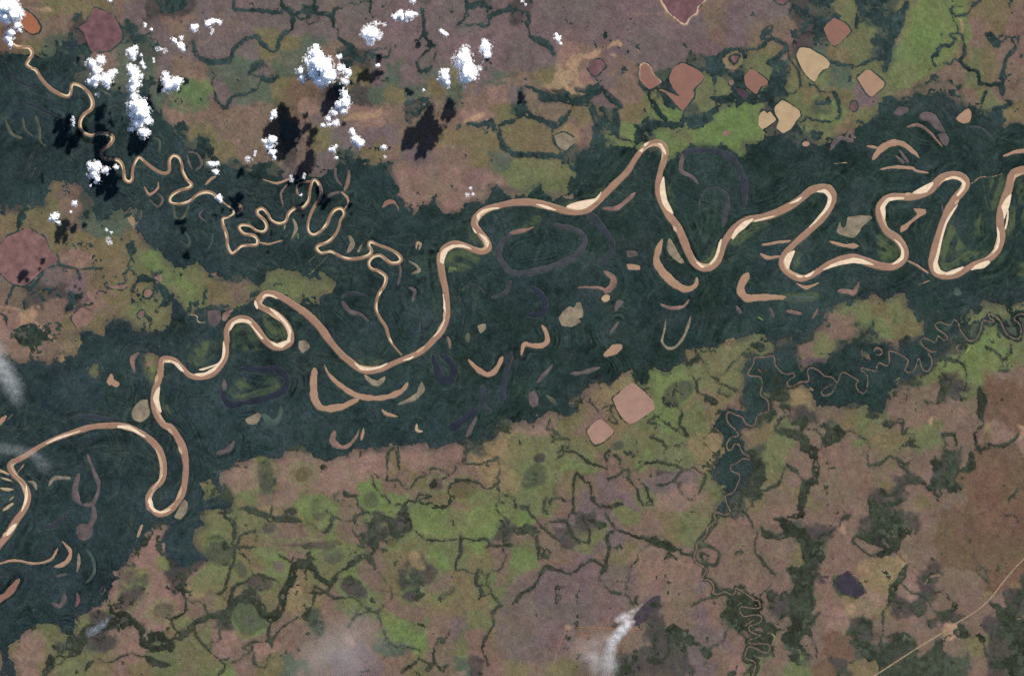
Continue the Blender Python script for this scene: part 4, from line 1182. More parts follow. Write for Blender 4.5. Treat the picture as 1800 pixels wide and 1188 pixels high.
WATER = dict(tan=(168, 134, 108), sand=(184, 158, 122), brick=(142, 102, 87), rose=(132, 104, 92), rosetan=(164, 130, 113),
             orange=(158, 100, 70), plum=(112, 80, 82), plumdark=(70, 52, 62), mauve=(96, 84, 83), murk=(60, 63, 67), dusk=(46, 52, 60), rust=(124, 92, 87), slate=(56, 50, 58),
             ink=(33, 39, 52), straw=(136, 124, 102), green=(68, 84, 76), olive=(82, 86, 68), lime=(140, 160, 74))
water_mat = {k: plain_material('water_' + k, v, 0.09 if k in ('tan', 'sand', 'brick', 'rosetan', 'orange') else 0.32, 0.06, 0.45, 0.2) for k, v in WATER.items()}
river_mat = plain_material('river_water', (157, 123, 100), 0.12, 0.05, 0.45, 0.2)
trib_mat = plain_material('tributary_water', (148, 117, 93), 0.10, 0.08, 0.45, 0.2)
stream_mat = plain_material('stream_water', (132, 102, 88), 0.08, 0.08, 0.45, 0.2)
sand_mat = plain_material('river_sand', (238, 214, 182), 0.12, 0.12)
road_mat = plain_material('dirt_road', (166, 143, 112), 0.2, 0.15)
track_mat = plain_material('dirt_track', (160, 120, 88), 0.15, 0.15)
burn_mat = plain_material('burnt_ground', (74, 66, 72), 0.25, 0.09)

# ============================== fields ==========================================================
def curve_of(txt, step=1.5, w0=20.0): return spline(parse(txt, w0), step)
river_c = curve_of(MAIN_RIVER)
river_c[:, 2] = np.interp(river_c[:, 0], [0, 500, 1000, 1800], [9.8, 11.2, 12.0, 13.2])
s_along = np.arange(len(river_c))
river_c[:, 2] *= 1 + 0.09 * np.sin(s_along / 37.0) + 0.06 * np.sin(s_along / 14.3 + 1) + 0.07 * np.sin(s_along / 71.0 + 2) + 0.05 * np.convolve(np.random.default_rng(2).normal(0, 1, len(s_along)), np.ones(12) / 3.5, 'same')
trib_c = curve_of(TRIBUTARY); trib_c[:, 2] *= 1 + 0.12 * np.sin(np.arange(len(trib_c)) / 11.0)
stream_c = curve_of(STREAM); stream_c[:, 2] *= 0.85
road_c = curve_of(ROAD)
oxbows = []
for ln in OXBOWS.split('\n'):
    k, pts = ln.split('|'); c = curve_of(pts); e_ = np.minimum(np.arange(len(c)), np.arange(len(c))[::-1]) * 1.5
    r_ = np.random.default_rng(300 + len(oxbows)); wv = np.convolve(r_.normal(0, 1, len(c) + 14), np.ones(7) / 2.65, 'same')[:len(c)]
    c[:, 2] *= (0.55 + 0.45 * np.clip(e_ / 7.0, 0, 1)) * np.clip(1 + 0.11 * wv, 0.6, 1.5)
    c[:, :2] += np.stack([np.convolve(r_.normal(0, 1, len(c) + 14), np.ones(7) / 7, 'same')[:len(c)] for _ in '12'], 1) * 0.7
    oxbows.append((k, c))
lakes = []
for i, ln in enumerate(LAKES.split('\n')):
    k, lab, pts = ln.split('|')
    P = parse(pts); size = max(np.ptp(P[:, 0]), np.ptp(P[:, 1]))
    lakes.append((k, lab, rough_outline(P, min(1.2, 0.02 * size), 100 + i, 2.0, 0.28)))

WAT = np.full((NY, NX), -8.0, np.float32)          # all water: inside positive
wat_parts = []
def water_line(c):
    i0, i1, j0, j1 = win(c[:, 0].min() - 20, c[:, 0].max() + 20, c[:, 1].min() - 20, c[:, 1].max() + 20)
    F = np.full((NY, NX), -8.0, np.float32); stamp(F, c, 6.0)
    np.maximum(WAT, F, out=WAT)
    return (slice(j0, j1), slice(i0, i1)), F[j0:j1, i0:i1].copy()
wobble = 0.55 * fbm(7, 3, 2) + 0.5 * vnoise(3.2, 77)
river_f = water_line(river_c); trib_f = water_line(trib_c); stream_f = water_line(stream_c)
ox_f = [water_line(c) for k, c in oxbows]
RIM = np.full((NY, NX), -8.0, np.float32)          # dark rim woods round the savanna lakes
for k, lab, P in lakes:
    r = sdf_poly(P, 8.0)
    if r is None: continue
    np.maximum(WAT[r[0]], r[1], out=WAT[r[0]])
    np.maximum(RIM[r[0]], r[1], out=RIM[r[0]])

sand_P = [rough_outline(parse(ln), 0.35, 900 + i, 1.2, 0.30, 0.55) for i, ln in enumerate(SANDBARS.split('\n'))]
for P in sand_P:
    r = sdf_poly(P, 6.0)
    if r is not None: np.maximum(WAT[r[0]], r[1], out=WAT[r[0]])
CUT = np.full((NY, NX), -8.0, np.float32); stamp(CUT, road_c, 6.0, 0.3)
np.maximum(WAT, CUT, out=WAT)
# distance to the big channels, for scroll ridges left by the shifting river
cs = 2; cX = GX[::cs]; cY = GY[::cs]
DR = np.full((len(cY), len(cX)), 90.0, np.float32)
def reach(c, off=0.0):
    for x, y, w in c[::2]:
        a0, a1 = np.searchsorted(cX, [x - 90, x + 90]); b0, b1 = np.searchsorted(cY, [y - 90, y + 90])
        if a1 > a0 and b1 > b0:
            DR[b0:b1, a0:a1] = np.minimum(DR[b0:b1, a0:a1], np.hypot(cX[None, a0:a1] - x, cY[b0:b1, None] - y) + off)
reach(river_c); reach(trib_c, 10)
for k, c in oxbows:
    if c[:, 2].max() > 5.5: reach(c, 14)
for _ in range(3):
    DR[1:-1, 1:-1] = 0.25 * (DR[:-2, 1:-1] + DR[2:, 1:-1] + DR[1:-1, :-2] + DR[1:-1, 2:])
gi = np.clip(np.arange(NX) / cs, 0, len(cX) - 1.001); gj = np.clip(np.arange(NY) / cs, 0, len(cY) - 1.001)
i_ = gi.astype(int); j_ = gj.astype(int); fi = (gi - i_)[None, :]; fj = (gj - j_)[:, None]
DR = ((DR[j_][:, i_] * (1 - fi) + DR[j_][:, i_ + 1] * fi) * (1 - fj) + (DR[j_ + 1][:, i_] * (1 - fi) + DR[j_ + 1][:, i_ + 1] * fi) * fj).astype(np.float32)

# warped positions: makes every traced edge ragged
XX, YY = np.meshgrid(GX, GY)
n1, n2 = fbm(26, 11, 4, 0.6), fbm(26, 12, 4, 0.6)
WX1, WY1 = XX + 2.3 * n1 + 0.9 * vnoise(4, 91) * 3, YY + 2.3 * n2 + 0.9 * vnoise(4, 92) * 3             # small warp for traced edges
big1, big2 = fbm(70, 13, 5, 0.62), fbm(70, 14, 5, 0.62)
WX2, WY2 = XX + 15.0 * big1, YY + 15.0 * big2       # wide warp for the cover squares

# ------------------------------ ground cover ----------------------------------------------------
PAL = dict(g=(109, 113, 79), G=(110, 126, 78), o=(118, 108, 80), t=(90, 99, 84), b=(123, 104, 90), p=(139, 114, 101),
           m=(114, 99, 97), d=(78, 74, 70), r=(112, 90, 74), s=(166, 138, 110), k=(74, 82, 70), l=(138, 121, 90),
           w=(78, 86, 68), v=(92, 88, 58), h=(94, 114, 80), n=(64, 63, 62), c=(212, 180, 150), y=(150, 165, 60), P=(100, 76, 88))
TREES = dict(g=.008, G=.004, o=.008, t=.02, b=.008, p=.006, m=.02, d=.20, r=.012, s=0, k=.60, l=.03, w=.12, v=.05, h=.004, n=.30, c=0, y=0, P=.05)
nat = {k: alb(v) for k, v in PAL.items()}
rows = []
for rr in '1234':
    for q in range(8):
        rows.append(''.join(COVER[cc + rr].split()[q] for cc in 'abcdef'))
Lc = np.array([[nat[ch] for ch in r] for r in rows]); Lt_ = np.array([[TREES[ch] for ch in r] for r in rows])
ycen = np.array([[{0: 0, 1: 300, 2: 600, 3: 888}[q // 8] + (q % 8 + .5) * 37.5] for q in range(32)])[:, 0]
fx = np.clip(WX2 / 37.5 - 0.5, 0, 46.999); fy = np.clip(np.interp(WY2, ycen, np.arange(32.0)), 0, 30.999)
ix = fx.astype(int); iy = fy.astype(int); fx -= ix; fy -= iy
def sharp(t): t = np.clip((t - 0.5) * 3.4 + 0.5, 0, 1); return t * t * (3 - 2 * t)
fx = sharp(fx + 0.17 * n1 + 0.05 * fbm(8, 93, 2)); fy = sharp(fy + 0.17 * n2 + 0.05 * fbm(8, 94, 2))
def quilt(L):
    a, b = (fx[..., None], fy[..., None]) if L.ndim == 3 else (fx, fy)
    return (L[iy, ix] * (1 - a) + L[iy, ix + 1] * a) * (1 - b) + (L[iy + 1, ix] * (1 - a) + L[iy + 1, ix + 1] * a) * b
GC = quilt(Lc).astype(np.float32); TC = quilt(Lt_).astype(np.float32)
mot = fbm(34, 21, 5, 0.65); mot2 = fbm(9, 22, 3, 0.6); mot3 = fbm(55, 23, 4, 0.6)
for ln in PATCHES.split('\n'):
    hd, pts = ln.split('|'); ch, soft = hd.split(); soft = float(soft) * (1.0 if float(soft) < 4 else 0.7) * (2.3 if ch in 'Ggpmbrlot' and float(soft) > 3 else 1.0)
    if pts.split()[1].count(',') == 2:
        c = curve_of(pts); F = np.full((NY, NX), -12.0, np.float32); stamp(F, c, 8.0)
        i0, i1, j0, j1 = win(c[:, 0].min() - 16, c[:, 0].max() + 16, c[:, 1].min() - 16, c[:, 1].max() + 16)
        sl = (slice(j0, j1), slice(i0, i1)); F = F[sl]
    else:
        r = sdf_poly(spline(parse(pts), 3.0, True), 14.0)
        if r is None: continue
        sl, F = r
    F = F + n1[sl] * min(2.6, 0.42 * soft) + (big2[sl] * 2.4 + 1.5 * mot2[sl] if soft > 2.9 else 0)
    a = np.clip(F / soft + 0.5, 0, 1)[..., None]; a = a * a * (3 - 2 * a)
    if soft > 3:
        a = a * np.clip(0.76 + 0.13 * mot[sl], 0.3, 0.95)[..., None]
        if ch in 'wdv' and pts[1] in '34':
            h = np.clip(1 - np.abs(F + 5.5) / 5.0, 0, 1)[..., None] * 0.55
            GC[sl] = GC[sl] * (1 - h) + nat['G'] * h
    GC[sl] = GC[sl] * (1 - a) + nat[ch] * a
    TC[sl] = TC[sl] * (1 - a[..., 0]) + TREES[ch] * a[..., 0]
# natural mottling of the savanna: drier and greener tongues
alt = ranked(fbm(26, 24, 5, 0.7))
am = np.clip((alt - 0.60) * 14, 0, 1)[..., None] * 0.24; bm_ = np.clip((0.30 - alt) * 14, 0, 1)[..., None] * 0.24
north = np.clip((480 - YY) / 120 + 0.3 * big1, 0, 1)[..., None]
GC = GC * (1 - am) + (GC * 0.45 + (nat['o'] * (1 - north) + nat['m'] * north) * 0.55) * am
GC = GC * (1 - bm_) + (GC * 0.5 + (nat['m'] * (1 - north) + nat['t'] * north) * 0.5) * bm_
vein = np.clip(1 - np.abs(fbm(40, 25, 5, 0.6)) / 0.09, 0, 1) * np.clip(fbm(80, 26, 2) + 0.45, 0, 1.1)
vein = np.maximum(vein, np.clip(1 - np.abs(fbm(24, 29, 4, 0.6)) / 0.08, 0, 1) * np.clip(fbm(60, 30, 2), 0, 1))
tongue = ranked(fbm(15, 31, 4, 0.7)); tongue = np.clip((tongue - 0.72) * 18, 0, 1) * 0.06 - np.clip((0.24 - tongue) * 18, 0, 1) * 0.08
vein2 = np.clip(1 - np.abs(fbm(60, 27, 4, 0.6)) / 0.05, 0, 1) * np.clip(fbm(90, 28, 2), 0, 1)
GC = GC * (1 - 0.26 * vein[..., None]) * (1 + tongue[..., None]); GC = GC * (1 + 0.16 * vein2[..., None])
GC *= (1 + 0.06 * mot + 0.075 * mot2)[..., None]
dots = np.clip((ranked(fbm(5.5, 32, 2, 0.7)) - 0.90) * 14, 0, 1) * np.clip(0.35 + 0.6 * fbm(45, 33, 3), 0, 1)
GC *= (1 - 0.22 * dots)[..., None]
GC *= 1 + 0.15 * rng.normal(0, 1, (NY, NX, 1)) + 0.06 * rng.normal(0, 1, (NY, NX, 3))
gr = np.clip(mot3 * 0.5, -0.5, 0.5)[..., None] * 0.35
GC = np.clip(GC * (1 + gr * np.array([-0.35, 0.12, -0.15])), 0.004, 0.85).astype(np.float32)

# ------------------------------ forest field ----------------------------------------------------
FM = np.full((NY, NX), -14.0, np.float32)
r = sdf_poly(parse(FOREST), 14.0); FM[r[0]] = r[1]
for ln in CLEARINGS.split('\n'):
    r = sdf_poly(parse(ln), 10.0)
    if r is not None: FM[r[0]] = np.minimum(FM[r[0]], -r[1])
FM = bil(FM, WX1, WY1) + 1.1 * mot2 + 2.6 * fbm(28, 45, 5, 0.65) + 0.4 * rng.normal(0, 1, (NY, NX))
FMAIN_ = FM.copy()
FL = np.full((NY, NX), -8.0, np.float32)
gal = [curve_of(ln, 2.0) for ln in GALLERY.split('\n')]
allp = np.concatenate([g[:, :2] for g in gal]); own = np.concatenate([np.full(len(g), i) for i, g in enumerate(gal)])
wat_pts = np.concatenate([stream_c[::3, :2], river_c[::4, :2]])
joins = []
for q, g in enumerate(gal):
    for e in (g[0], g[-1]):
        dd = np.hypot(allp[:, 0] - e[0], allp[:, 1] - e[1]); dd[own == q] = 1e9; k_ = int(np.argmin(dd))
        tgt = allp[k_] if dd[k_] < 60 else None
        if tgt is not None and dd[k_] > 3:
            r_ = np.random.default_rng(800 + q); n_ = max(3, int(dd[k_] / 7))
            t_ = np.linspace(0, 1, n_ + 1)[:, None]; side = np.array([-(tgt - e[:2])[1], (tgt - e[:2])[0]]) / dd[k_]
            pth = e[:2] * (1 - t_) + tgt * t_ + side * (r_.normal(0, 2.2, (n_ + 1, 1)) * np.sin(math.pi * t_))
            joins.append(spline(np.hstack([pth, np.full((n_ + 1, 1), 1.5)]), 2.0))
for q, c in enumerate(gal + joins):
    r_ = np.random.default_rng(600 + q); n_ = len(c)
    ends = np.minimum(np.arange(n_), np.arange(n_)[::-1]) * 2.0
    if q < len(gal) and n_ > 8: c[:, 2] *= 0.45 + 0.55 * np.clip(ends / np.maximum(1.6 * c[:, 2], 5.0), 0, 1)
    fat = np.where((c[:, 2] > 9) | (c[:, 1] < 320), 1.0, 0.60)
    c[:, 2] = 1.3 + c[:, 2] * fat * (0.95 + 0.25 * np.convolve(r_.normal(0, 1, n_ + 8), np.ones(4) / 4, 'same')[:n_]).clip(0.25, 1.7)
    c[:, :2] += np.stack([np.convolve(r_.normal(0, 1, n_ + 10), np.ones(5) / 5, 'same')[:n_] for _ in '12'], 1) * 1.1
    stamp(FL, c, 6.0)
sb = stream_c.copy(); sb[:, 2] = np.where((sb[:, 1] < 800) | (sb[:, 1] > 1040), 12.0, 7.5); stamp(FL, sb[::2], 6.0)
FL = bil(FL, WX1, WY1) + 0.7 * mot2 + 0.5 * n2 + 0.5 * rng.normal(0, 1, (NY, NX))
gap = ranked(fbm(11, 44, 4, 0.7)); wide = np.clip(FL / 3.0, 0, 1)
FL = np.minimum(FL, (gap - 0.08) * 9.0 + (1 - wide) * 9)
tn = ranked(fbm(20, 41, 5, 0.72))
FT = np.clip((TC + 0.16 * np.clip(1 - np.abs(FMAIN_ + 4) / 9.0, 0, 1) - tn) * 16.0, -4, 4)
FR = np.clip(1.1 - np.abs(-RIM - 1.2), -4, 2) + 1.3 * mot2 + 0.6 * n1 - 6 * (TC < 0.006)
FT = np.maximum(FT, FR)
FMAIN = FM.copy()
hole = ranked(fbm(30, 43, 4, 0.6))
FM = np.minimum(FM, (hole - 0.035) * 60 + 0.4 * np.maximum(FM - 6, 0))     # a few natural gaps near the edge
FW = -WAT + wobble * 0.8 + 0.35 * rng.normal(0, 1, (NY, NX)) - 0.25
ALL = np.minimum(np.maximum(np.maximum(FM, FL), FT), FW).astype(np.float32)
SC = np.zeros((NY, NX), np.float32)
for ln in SCROLLS.split('\n'):
    r = sdf_poly(spline(parse(ln), 3.0, True), 10.0)
    if r is not None: SC[r[0]] = np.maximum(SC[r[0]], np.clip(r[1] / 6 + 0.5, 0, 1))

# dark scrub belts along the forest edge and the creek woods
belt = np.clip(1 - np.abs(FMAIN + 2.5) / 9.0, 0, 1) * np.clip(0.75 + 0.5 * mot, 0, 1)
belt = np.maximum(belt, np.clip(1 + FL / 3.0, 0, 1) * np.clip(0.6 + 0.4 * mot2, 0, 0.9))[..., None] * 0.62
GC = GC * (1 - belt) + alb((70, 68, 66)) * belt

# ============================== ground ==========================================================
land = land_material('savanna', 0.75, 0.50)
gs = 2.0
gx = np.arange(-M, W + M, gs); gy = np.arange(-M, H + M, gs)
X, Y = np.meshgrid(gx, gy)
u, f = grid_faces(np.ones((len(gy) - 1, len(gx) - 1), bool))
V = np.stack([wx(X).ravel(), wy(Y).ravel(), np.zeros(X.size)], 1)
gcol = bil(GC, X, Y).reshape(-1, 3)
# the plain goes on to the horizon round the surveyed part
nV = len(V); far = 40000.0; nxg, nyg = len(gx), len(gy)
ring = [(0, 0), (0, nxg - 1), (nyg - 1, nxg - 1), (nyg - 1, 0)]
outer = [(-far, far), (far, far), (far, -far), (-far, -far)]
V = np.vstack([V, [(a, b, 0) for a, b in outer]])
cid = [j * nxg + i for j, i in ring]
extra = [[nV + k, cid[k], cid[(k + 1) % 4], nV + (k + 1) % 4] for k in range(4)]
gcol = np.vstack([gcol, np.repeat(alb((104, 96, 74))[None], 4, 0)])
ground = mesh_obj('ground', V, np.vstack([f, extra]), land, 'structure')
set_col(ground, gcol)
ground['label'] = 'brown and green savanna plain with wet hollows and bare patches'

# ============================== rivers, lakes, sand =============================================
def named(o, label, cat=None, group=None):
    o['label'] = label
    if cat: o['category'] = cat
    if group: o['group'] = group
    return o
def sheet(name, fld, z, mat, wob=1.0):
    sl, F = fld
    return sheet_from_field(name, F + wob * wobble[sl], sl, z, mat, 'structure')
river = named(sheet('river', river_f, 0.25, river_mat, 0.5), 'broad muddy brown river winding in loops from right edge to left edge')
tributary = named(sheet('river', trib_f, 0.21, trib_mat, 0.3), 'small tightly twisting river from the upper left, joining the broad one')
stream = named(sheet('stream', stream_f, 0.17, stream_mat, 0.1), 'thin pinkish meandering stream running down the right side')
for i, P in enumerate(sand_P):
    fill_outline('sandbar', P, 0.36 + 0.004 * (i % 5), sand_mat, None, river)
# sand streaks on the inner banks of the small river
def inner_bars(c, mat, parent, z, thr, w):
    d = np.gradient(c[:, :2], axis=0); ang = np.unwrap(np.arctan2(d[:, 1], d[:, 0]))
    k = np.gradient(ang); k = np.convolve(k, np.ones(9) / 9, 'same')
    on = np.abs(k) > thr; i = 0; n = 0; r = np.random.default_rng(5)
    while i < len(c):
        if on[i]:
            j = i
            while j < len(c) and on[j] and np.sign(k[j]) == np.sign(k[i]): j += 1
            if j - i >= 5 and r.random() < 0.9:
                a, b = max(i - 3, 0), min(j + 2, len(c) - 1); s = np.sign(k[(i + j) // 2])
                q = c[a:b]; dd = d[a:b]; L = np.hypot(dd[:, 0], dd[:, 1])[:, None]
                nrm = np.stack([-dd[:, 1], dd[:, 0]], 1) / L * s
                t = np.sin(np.linspace(0, math.pi, len(q)))[:, None]
                mid = q[:, :2] + nrm * (q[:, 2:3] * (0.24 if q[0, 2] < 9 else 0.40))
                o1 = mid + nrm * t * w * 0.5; o2 = mid - nrm * t * w * 0.5
                fill_outline('sandbar', np.vstack([o1, o2[::-1][1:-1]]), z + 0.003 * (n % 4), mat, None, parent); n += 1
            i = j
        else: i += 1
trib_sand = plain_material('tributary_sand', (230, 204, 164), 0.14, 0.14)
wet_sand = plain_material('wet_sand', (196, 164, 134), 0.14, 0.12)
inner_bars(river_c, wet_sand, river, 0.31, 0.018, 5.6)
inner_bars(trib_c, trib_sand, tributary, 0.31, 0.035, 3.2)

for i, (k, lab, P) in enumerate(lakes):
    o = fill_outline('lake', P, 0.10 + 0.003 * (i % 6), water_mat[k], 'structure'); named(o, lab, None, 'lakes and ponds')
SHADE = dict(murk='murky', tan='tan', sand='pale sandy', brick='brick brown', rose='rosy brown', plum='plum', mauve='mauve', dusk='dusky grey', ink='ink dark',
             straw='straw grey', green='grey green', olive='olive', lime='lime green')
for i, ((k, c), fld) in enumerate(zip(oxbows, ox_f)):
    o = sheet('oxbow_lake', fld, 0.12 + 0.005 * (i % 7), water_mat[k], 0.5)
    if o:
        o['label'] = SHADE[k] + (' narrow' if c[:, 2].max() < 5 else ' broad') + ' curved oxbow lake in the floodplain forest'
        o['group'] = SHADE[k] + ' oxbow lakes'
def strip(name, c, z, mat):
    d = np.gradient(c[:, :2], axis=0); L = np.hypot(d[:, 0], d[:, 1])[:, None]
    nr = np.stack([-d[:, 1], d[:, 0]], 1) / L
    jit = (1 + 0.25 * np.sin(np.arange(len(c)) * 0.9) * np.sin(np.arange(len(c)) * 0.23))[:, None]
    a = c[:, :2] + nr * c[:, 2:3] / 2 * jit; b = c[:, :2] - nr * c[:, 2:3] / 2 * jit
    n = len(c); V = np.vstack([a, b]); V = np.stack([wx(V[:, 0]), wy(V[:, 1]), np.full(2 * n, z)], 1)
    F = [[i, i + 1, n + i + 1, n + i] for i in range(n - 1)]
    return mesh_obj(name, V, F, mat, 'structure')
named(strip('road', road_c, 0.09, road_mat), 'straight pale dirt road running diagonally across the lower right')
for ln in TRACKS.split('\n'):
    strip('track', curve_of(ln, 3.0), 0.06, track_mat)['label'] = 'faint dirt track across the brown savanna'
scar = fill_outline('burnt_field', rough_outline(parse("d4 835,805 870,740 960,650 1018,628 1032,655 980,720 940,790 865,838"), 0.8, 5), 0.11, burn_mat, 'structure')
scar['label'] = 'dark purple burnt strip beside the white smoke plume'

# ============================== forest ==========================================================
canopy = land_material('forest_canopy', 0.7, 0.34)
white = rng.normal(0, 1, (NY, NX)).astype(np.float32)
grain = white + 0.6 * vnoise(3.0, 55) * 4 + 0.9 * fbm(8, 56, 2)
lowf = fbm(130, 61, 2)
def uneven(d, seed, size):                               # ridges and swales of uneven width and spacing
    r_ = np.random.default_rng(seed); v = np.convolve(r_.normal(0, 1, 400), [0.25, 0.5, 0.25], 'same') / 0.6
    return np.interp(d / size + 60, np.arange(400), v)
pick = np.clip(0.5 + 0.9 * fbm(110, 65, 2), 0, 1)
wave = np.sin(2 * math.pi * (DR + 10.0 * lowf) / 6.4)
ridge = (0.6 * wave + 0.75 * uneven(DR + 9.0 * lowf, 1, 1.7)) * pick + (0.35 * wave + 0.9 * uneven(DR - 11.0 * lowf, 2, 2.2)) * (1 - pick)
ridge = np.clip(ridge, -1.6, 1.6) * 0.75 * np.clip(0.6 + 0.55 * fbm(22, 64, 3), 0, 1.5)
ridge2 = uneven((0.75 * XX + 0.5 * YY + 34 * fbm(190, 66, 2)) % 700, 3, 3.0) * np.clip(fbm(30, 67, 3) * 0.8 - 0.15, 0, 1.2)
rmask = np.clip(ranked(fbm(50, 62, 3)) * 2.4 - 0.85, 0, 1) * np.clip((88 - DR) / 25, 0, 1) * (FMAIN > 0)
ridge = ridge * rmask + 0.6 * ridge2 * (FMAIN > 0)
ZF = np.clip(ALL / 1.2, -1.2, 1.0) * 0.30
inn = np.clip((ALL - 0.3) / 1.5, 0, 1)
ZF = ZF + inn * (0.11 * grain + 0.06 * ridge)
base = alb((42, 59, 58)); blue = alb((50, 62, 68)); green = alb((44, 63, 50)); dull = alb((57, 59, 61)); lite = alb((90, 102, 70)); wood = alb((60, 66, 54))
c1 = np.clip(0.5 + 0.30 * mot3, 0, 1)[..., None]; c2 = np.clip(0.28 * mot + 0.05 + 0.55 * np.clip(1 - FMAIN / 9, 0, 1) * (YY > 500), 0, 0.85)[..., None]
FC = base * (1 - c1) + green * c1
FC = FC * (1 - c2) + dull * c2
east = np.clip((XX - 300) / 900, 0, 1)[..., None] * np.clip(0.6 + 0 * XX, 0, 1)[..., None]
FC = FC * (1 - 0.5 * (1 - east)) + blue * 0.5 * (1 - east)  # bluish air haze put into the canopy colour, weaker towards the east
wmix = np.clip(-FMAIN / 5 + 0.3, 0, 1)[..., None]
wood = wood + (alb((50, 65, 63)) - wood) * np.clip((650 - YY) / 120, 0, 1)[..., None]
FC = FC * (1 - wmix) + wood * wmix * (1 + 0.12 * mot2[..., None])
big3 = fbm(95, 83, 4, 0.6)
FC *= (1 + 0.40 * ridge + 0.12 * mot2 + 0.17 * mot + 0.20 * big3)[..., None]
FC *= 1 + 0.14 * rng.normal(0, 1, (NY, NX, 1)) + 0.11 * (vnoise(3.4, 81) * 3.4)[..., None] + 0.05 * rng.normal(0, 1, (NY, NX, 3))
# scars of former channels: pieces of the present loops, shifted and shrunk, overgrown
OLD = np.full((NY, NX), -6.0, np.float32); OLDD = OLD.copy(); r_ = np.random.default_rng(77)
for q in range(760):
    src = river_c if r_.random() < 0.75 else trib_c
    a0 = int(r_.integers(0, len(src) - 140)); ln_ = int(r_.integers(25, 110)); g = src[a0:a0 + ln_].copy()
    cen = g[:, :2].mean(0); ang = r_.normal(0, 0.5); rot = np.array([[math.cos(ang), -math.sin(ang)], [math.sin(ang), math.cos(ang)]])
    g[:, :2] = (g[:, :2] - cen) @ rot * r_.uniform(0.45, 1.0) + cen + r_.normal(0, 42, 2)
    t_ = np.sin(np.linspace(0, math.pi, len(g))); g[:, 2] = (0.9 + r_.uniform(0.5, 2.8)) * t_
    stamp(OLD if r_.random() < 0.55 else OLDD, g[::1], 3.0)
    if r_.random() < 0.55:                                # nested ridges beside it
        for k in range(1, int(r_.integers(2, 6))):
            h = g.copy(); h[:, :2] = (h[:, :2] - cen) * (1 - 0.06 * k) + cen + r_.normal(0, 0.6, 2); h[:, 2] = 1.5 * t_
            stamp(OLD if k % 2 else OLDD, h[::1], 3.0)
oa = (np.clip(OLD + 0.7, 0, 1) * np.clip(0.5 + 0.35 * mot2, 0, 1) * (FMAIN > 1))[..., None] * 0.62
ob = (np.clip(OLDD + 0.7, 0, 1) * np.clip(0.6 + 0.3 * mot2, 0, 1) * (FMAIN > 1))[..., None] * 0.65
FC = FC * (1 - oa) + alb((74, 88, 74)) * oa
FC = FC * (1 - ob) + alb((26, 36, 42)) * ob
st = np.clip(uneven(DR + 12.0 * lowf, 4, 1.9) * 0.5 + 0.30 * wave + 0.40 + 0.22 * mot2, 0, 1)
sm = (SC * np.clip(0.15 + 0.85 * st + 0.25 * mot2, 0, 1) * np.clip(0.75 + 0.4 * mot, 0.15, 1))[..., None] * 0.9
FC = FC * (1 - sm) + lite * sm
gl = (np.clip(ridge - 0.45, 0, 1) * np.clip(0.6 * mot3, 0, 1))[..., None] * 0.9
FC = np.clip(FC * (1 - gl) + alb((72, 90, 68)) * gl, 0.002, 0.4)

def forest_part(name, sel, label):
    top = np.maximum.reduce([ALL[:-1, :-1], ALL[1:, :-1], ALL[:-1, 1:], ALL[1:, 1:]]) > -0.1
    u, f = grid_faces(top & sel)
    V = np.stack([wx(GX[u % NX]), wy(GY[u // NX]), ZF.ravel()[u]], 1)
    o = mesh_obj(name, V, f, canopy, 'stuff', None, True)
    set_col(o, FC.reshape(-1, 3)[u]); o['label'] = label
    return o
cellmain = FMAIN[:-1, :-1] > -1.0
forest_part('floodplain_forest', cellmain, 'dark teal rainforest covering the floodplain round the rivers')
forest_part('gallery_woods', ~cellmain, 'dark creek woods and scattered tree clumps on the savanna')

# ============================== clouds ==========================================================
def ico(sub):
    import bmesh
    bm = bmesh.new(); bmesh.ops.create_icosphere(bm, subdivisions=sub, radius=1.0)
    v = np.array([x.co[:] for x in bm.verts]); f = np.array([[q.index for q in x.verts] for x in bm.faces]); bm.free()
    return v, f
ICV, ICF = ico(1); ICV2, ICF2 = ico(2)
def cloud_body():
    m, nt, b = nodes_of('cloud_body')
    b.inputs['Base Color'].default_value = (0.99, 0.99, 0.99, 1); b.inputs['Roughness'].default_value = 1.0
    b.inputs['Specular IOR Level'].default_value = 0.0
    b.inputs['Subsurface Weight'].default_value = 1.0; b.inputs['Subsurface Radius'].default_value = (1, 1, 1)
    b.inputs['Subsurface Scale'].default_value = 9.0
    return m
def cloud_fringe():
    m = bpy.data.materials.new('cloud_fringe'); m.use_nodes = True; nt = m.node_tree
    for n in list(nt.nodes): nt.nodes.remove(n)
    out = nt.nodes.new('ShaderNodeOutputMaterial'); d = nt.nodes.new('ShaderNodeBsdfDiffuse'); t = nt.nodes.new('ShaderNodeBsdfTranslucent')
    d.inputs[0].default_value = (0.95, 0.95, 0.96, 1); t.inputs[0].default_value = (0.95, 0.95, 0.96, 1)
    mx = nt.nodes.new('ShaderNodeMixShader'); mx.inputs[0].default_value = 0.5
    nt.links.new(d.outputs[0], mx.inputs[1]); nt.links.new(t.outputs[0], mx.inputs[2])
    rp = ramp_noise(nt, 0.8, 3, (0.62, 0.62, 0.62), (0.93, 0.93, 0.93))
    tr = nt.nodes.new('ShaderNodeBsdfTransparent'); m2 = nt.nodes.new('ShaderNodeMixShader')
    nt.links.new(rp.outputs[0], m2.inputs[0])
    nt.links.new(mx.outputs[0], m2.inputs[1]); nt.links.new(tr.outputs[0], m2.inputs[2])
    nt.links.new(m2.outputs[0], out.inputs[0])
    return m
body_mat, fringe_mat = cloud_body(), cloud_fringe()
BASE = float(np.hypot(*SUN_H)) * math.tan(SUN_EL) - 10.0
ragged = bpy.data.textures.new('ragged', 'CLOUDS'); ragged.noise_scale = 3.2; ragged.noise_depth = 2
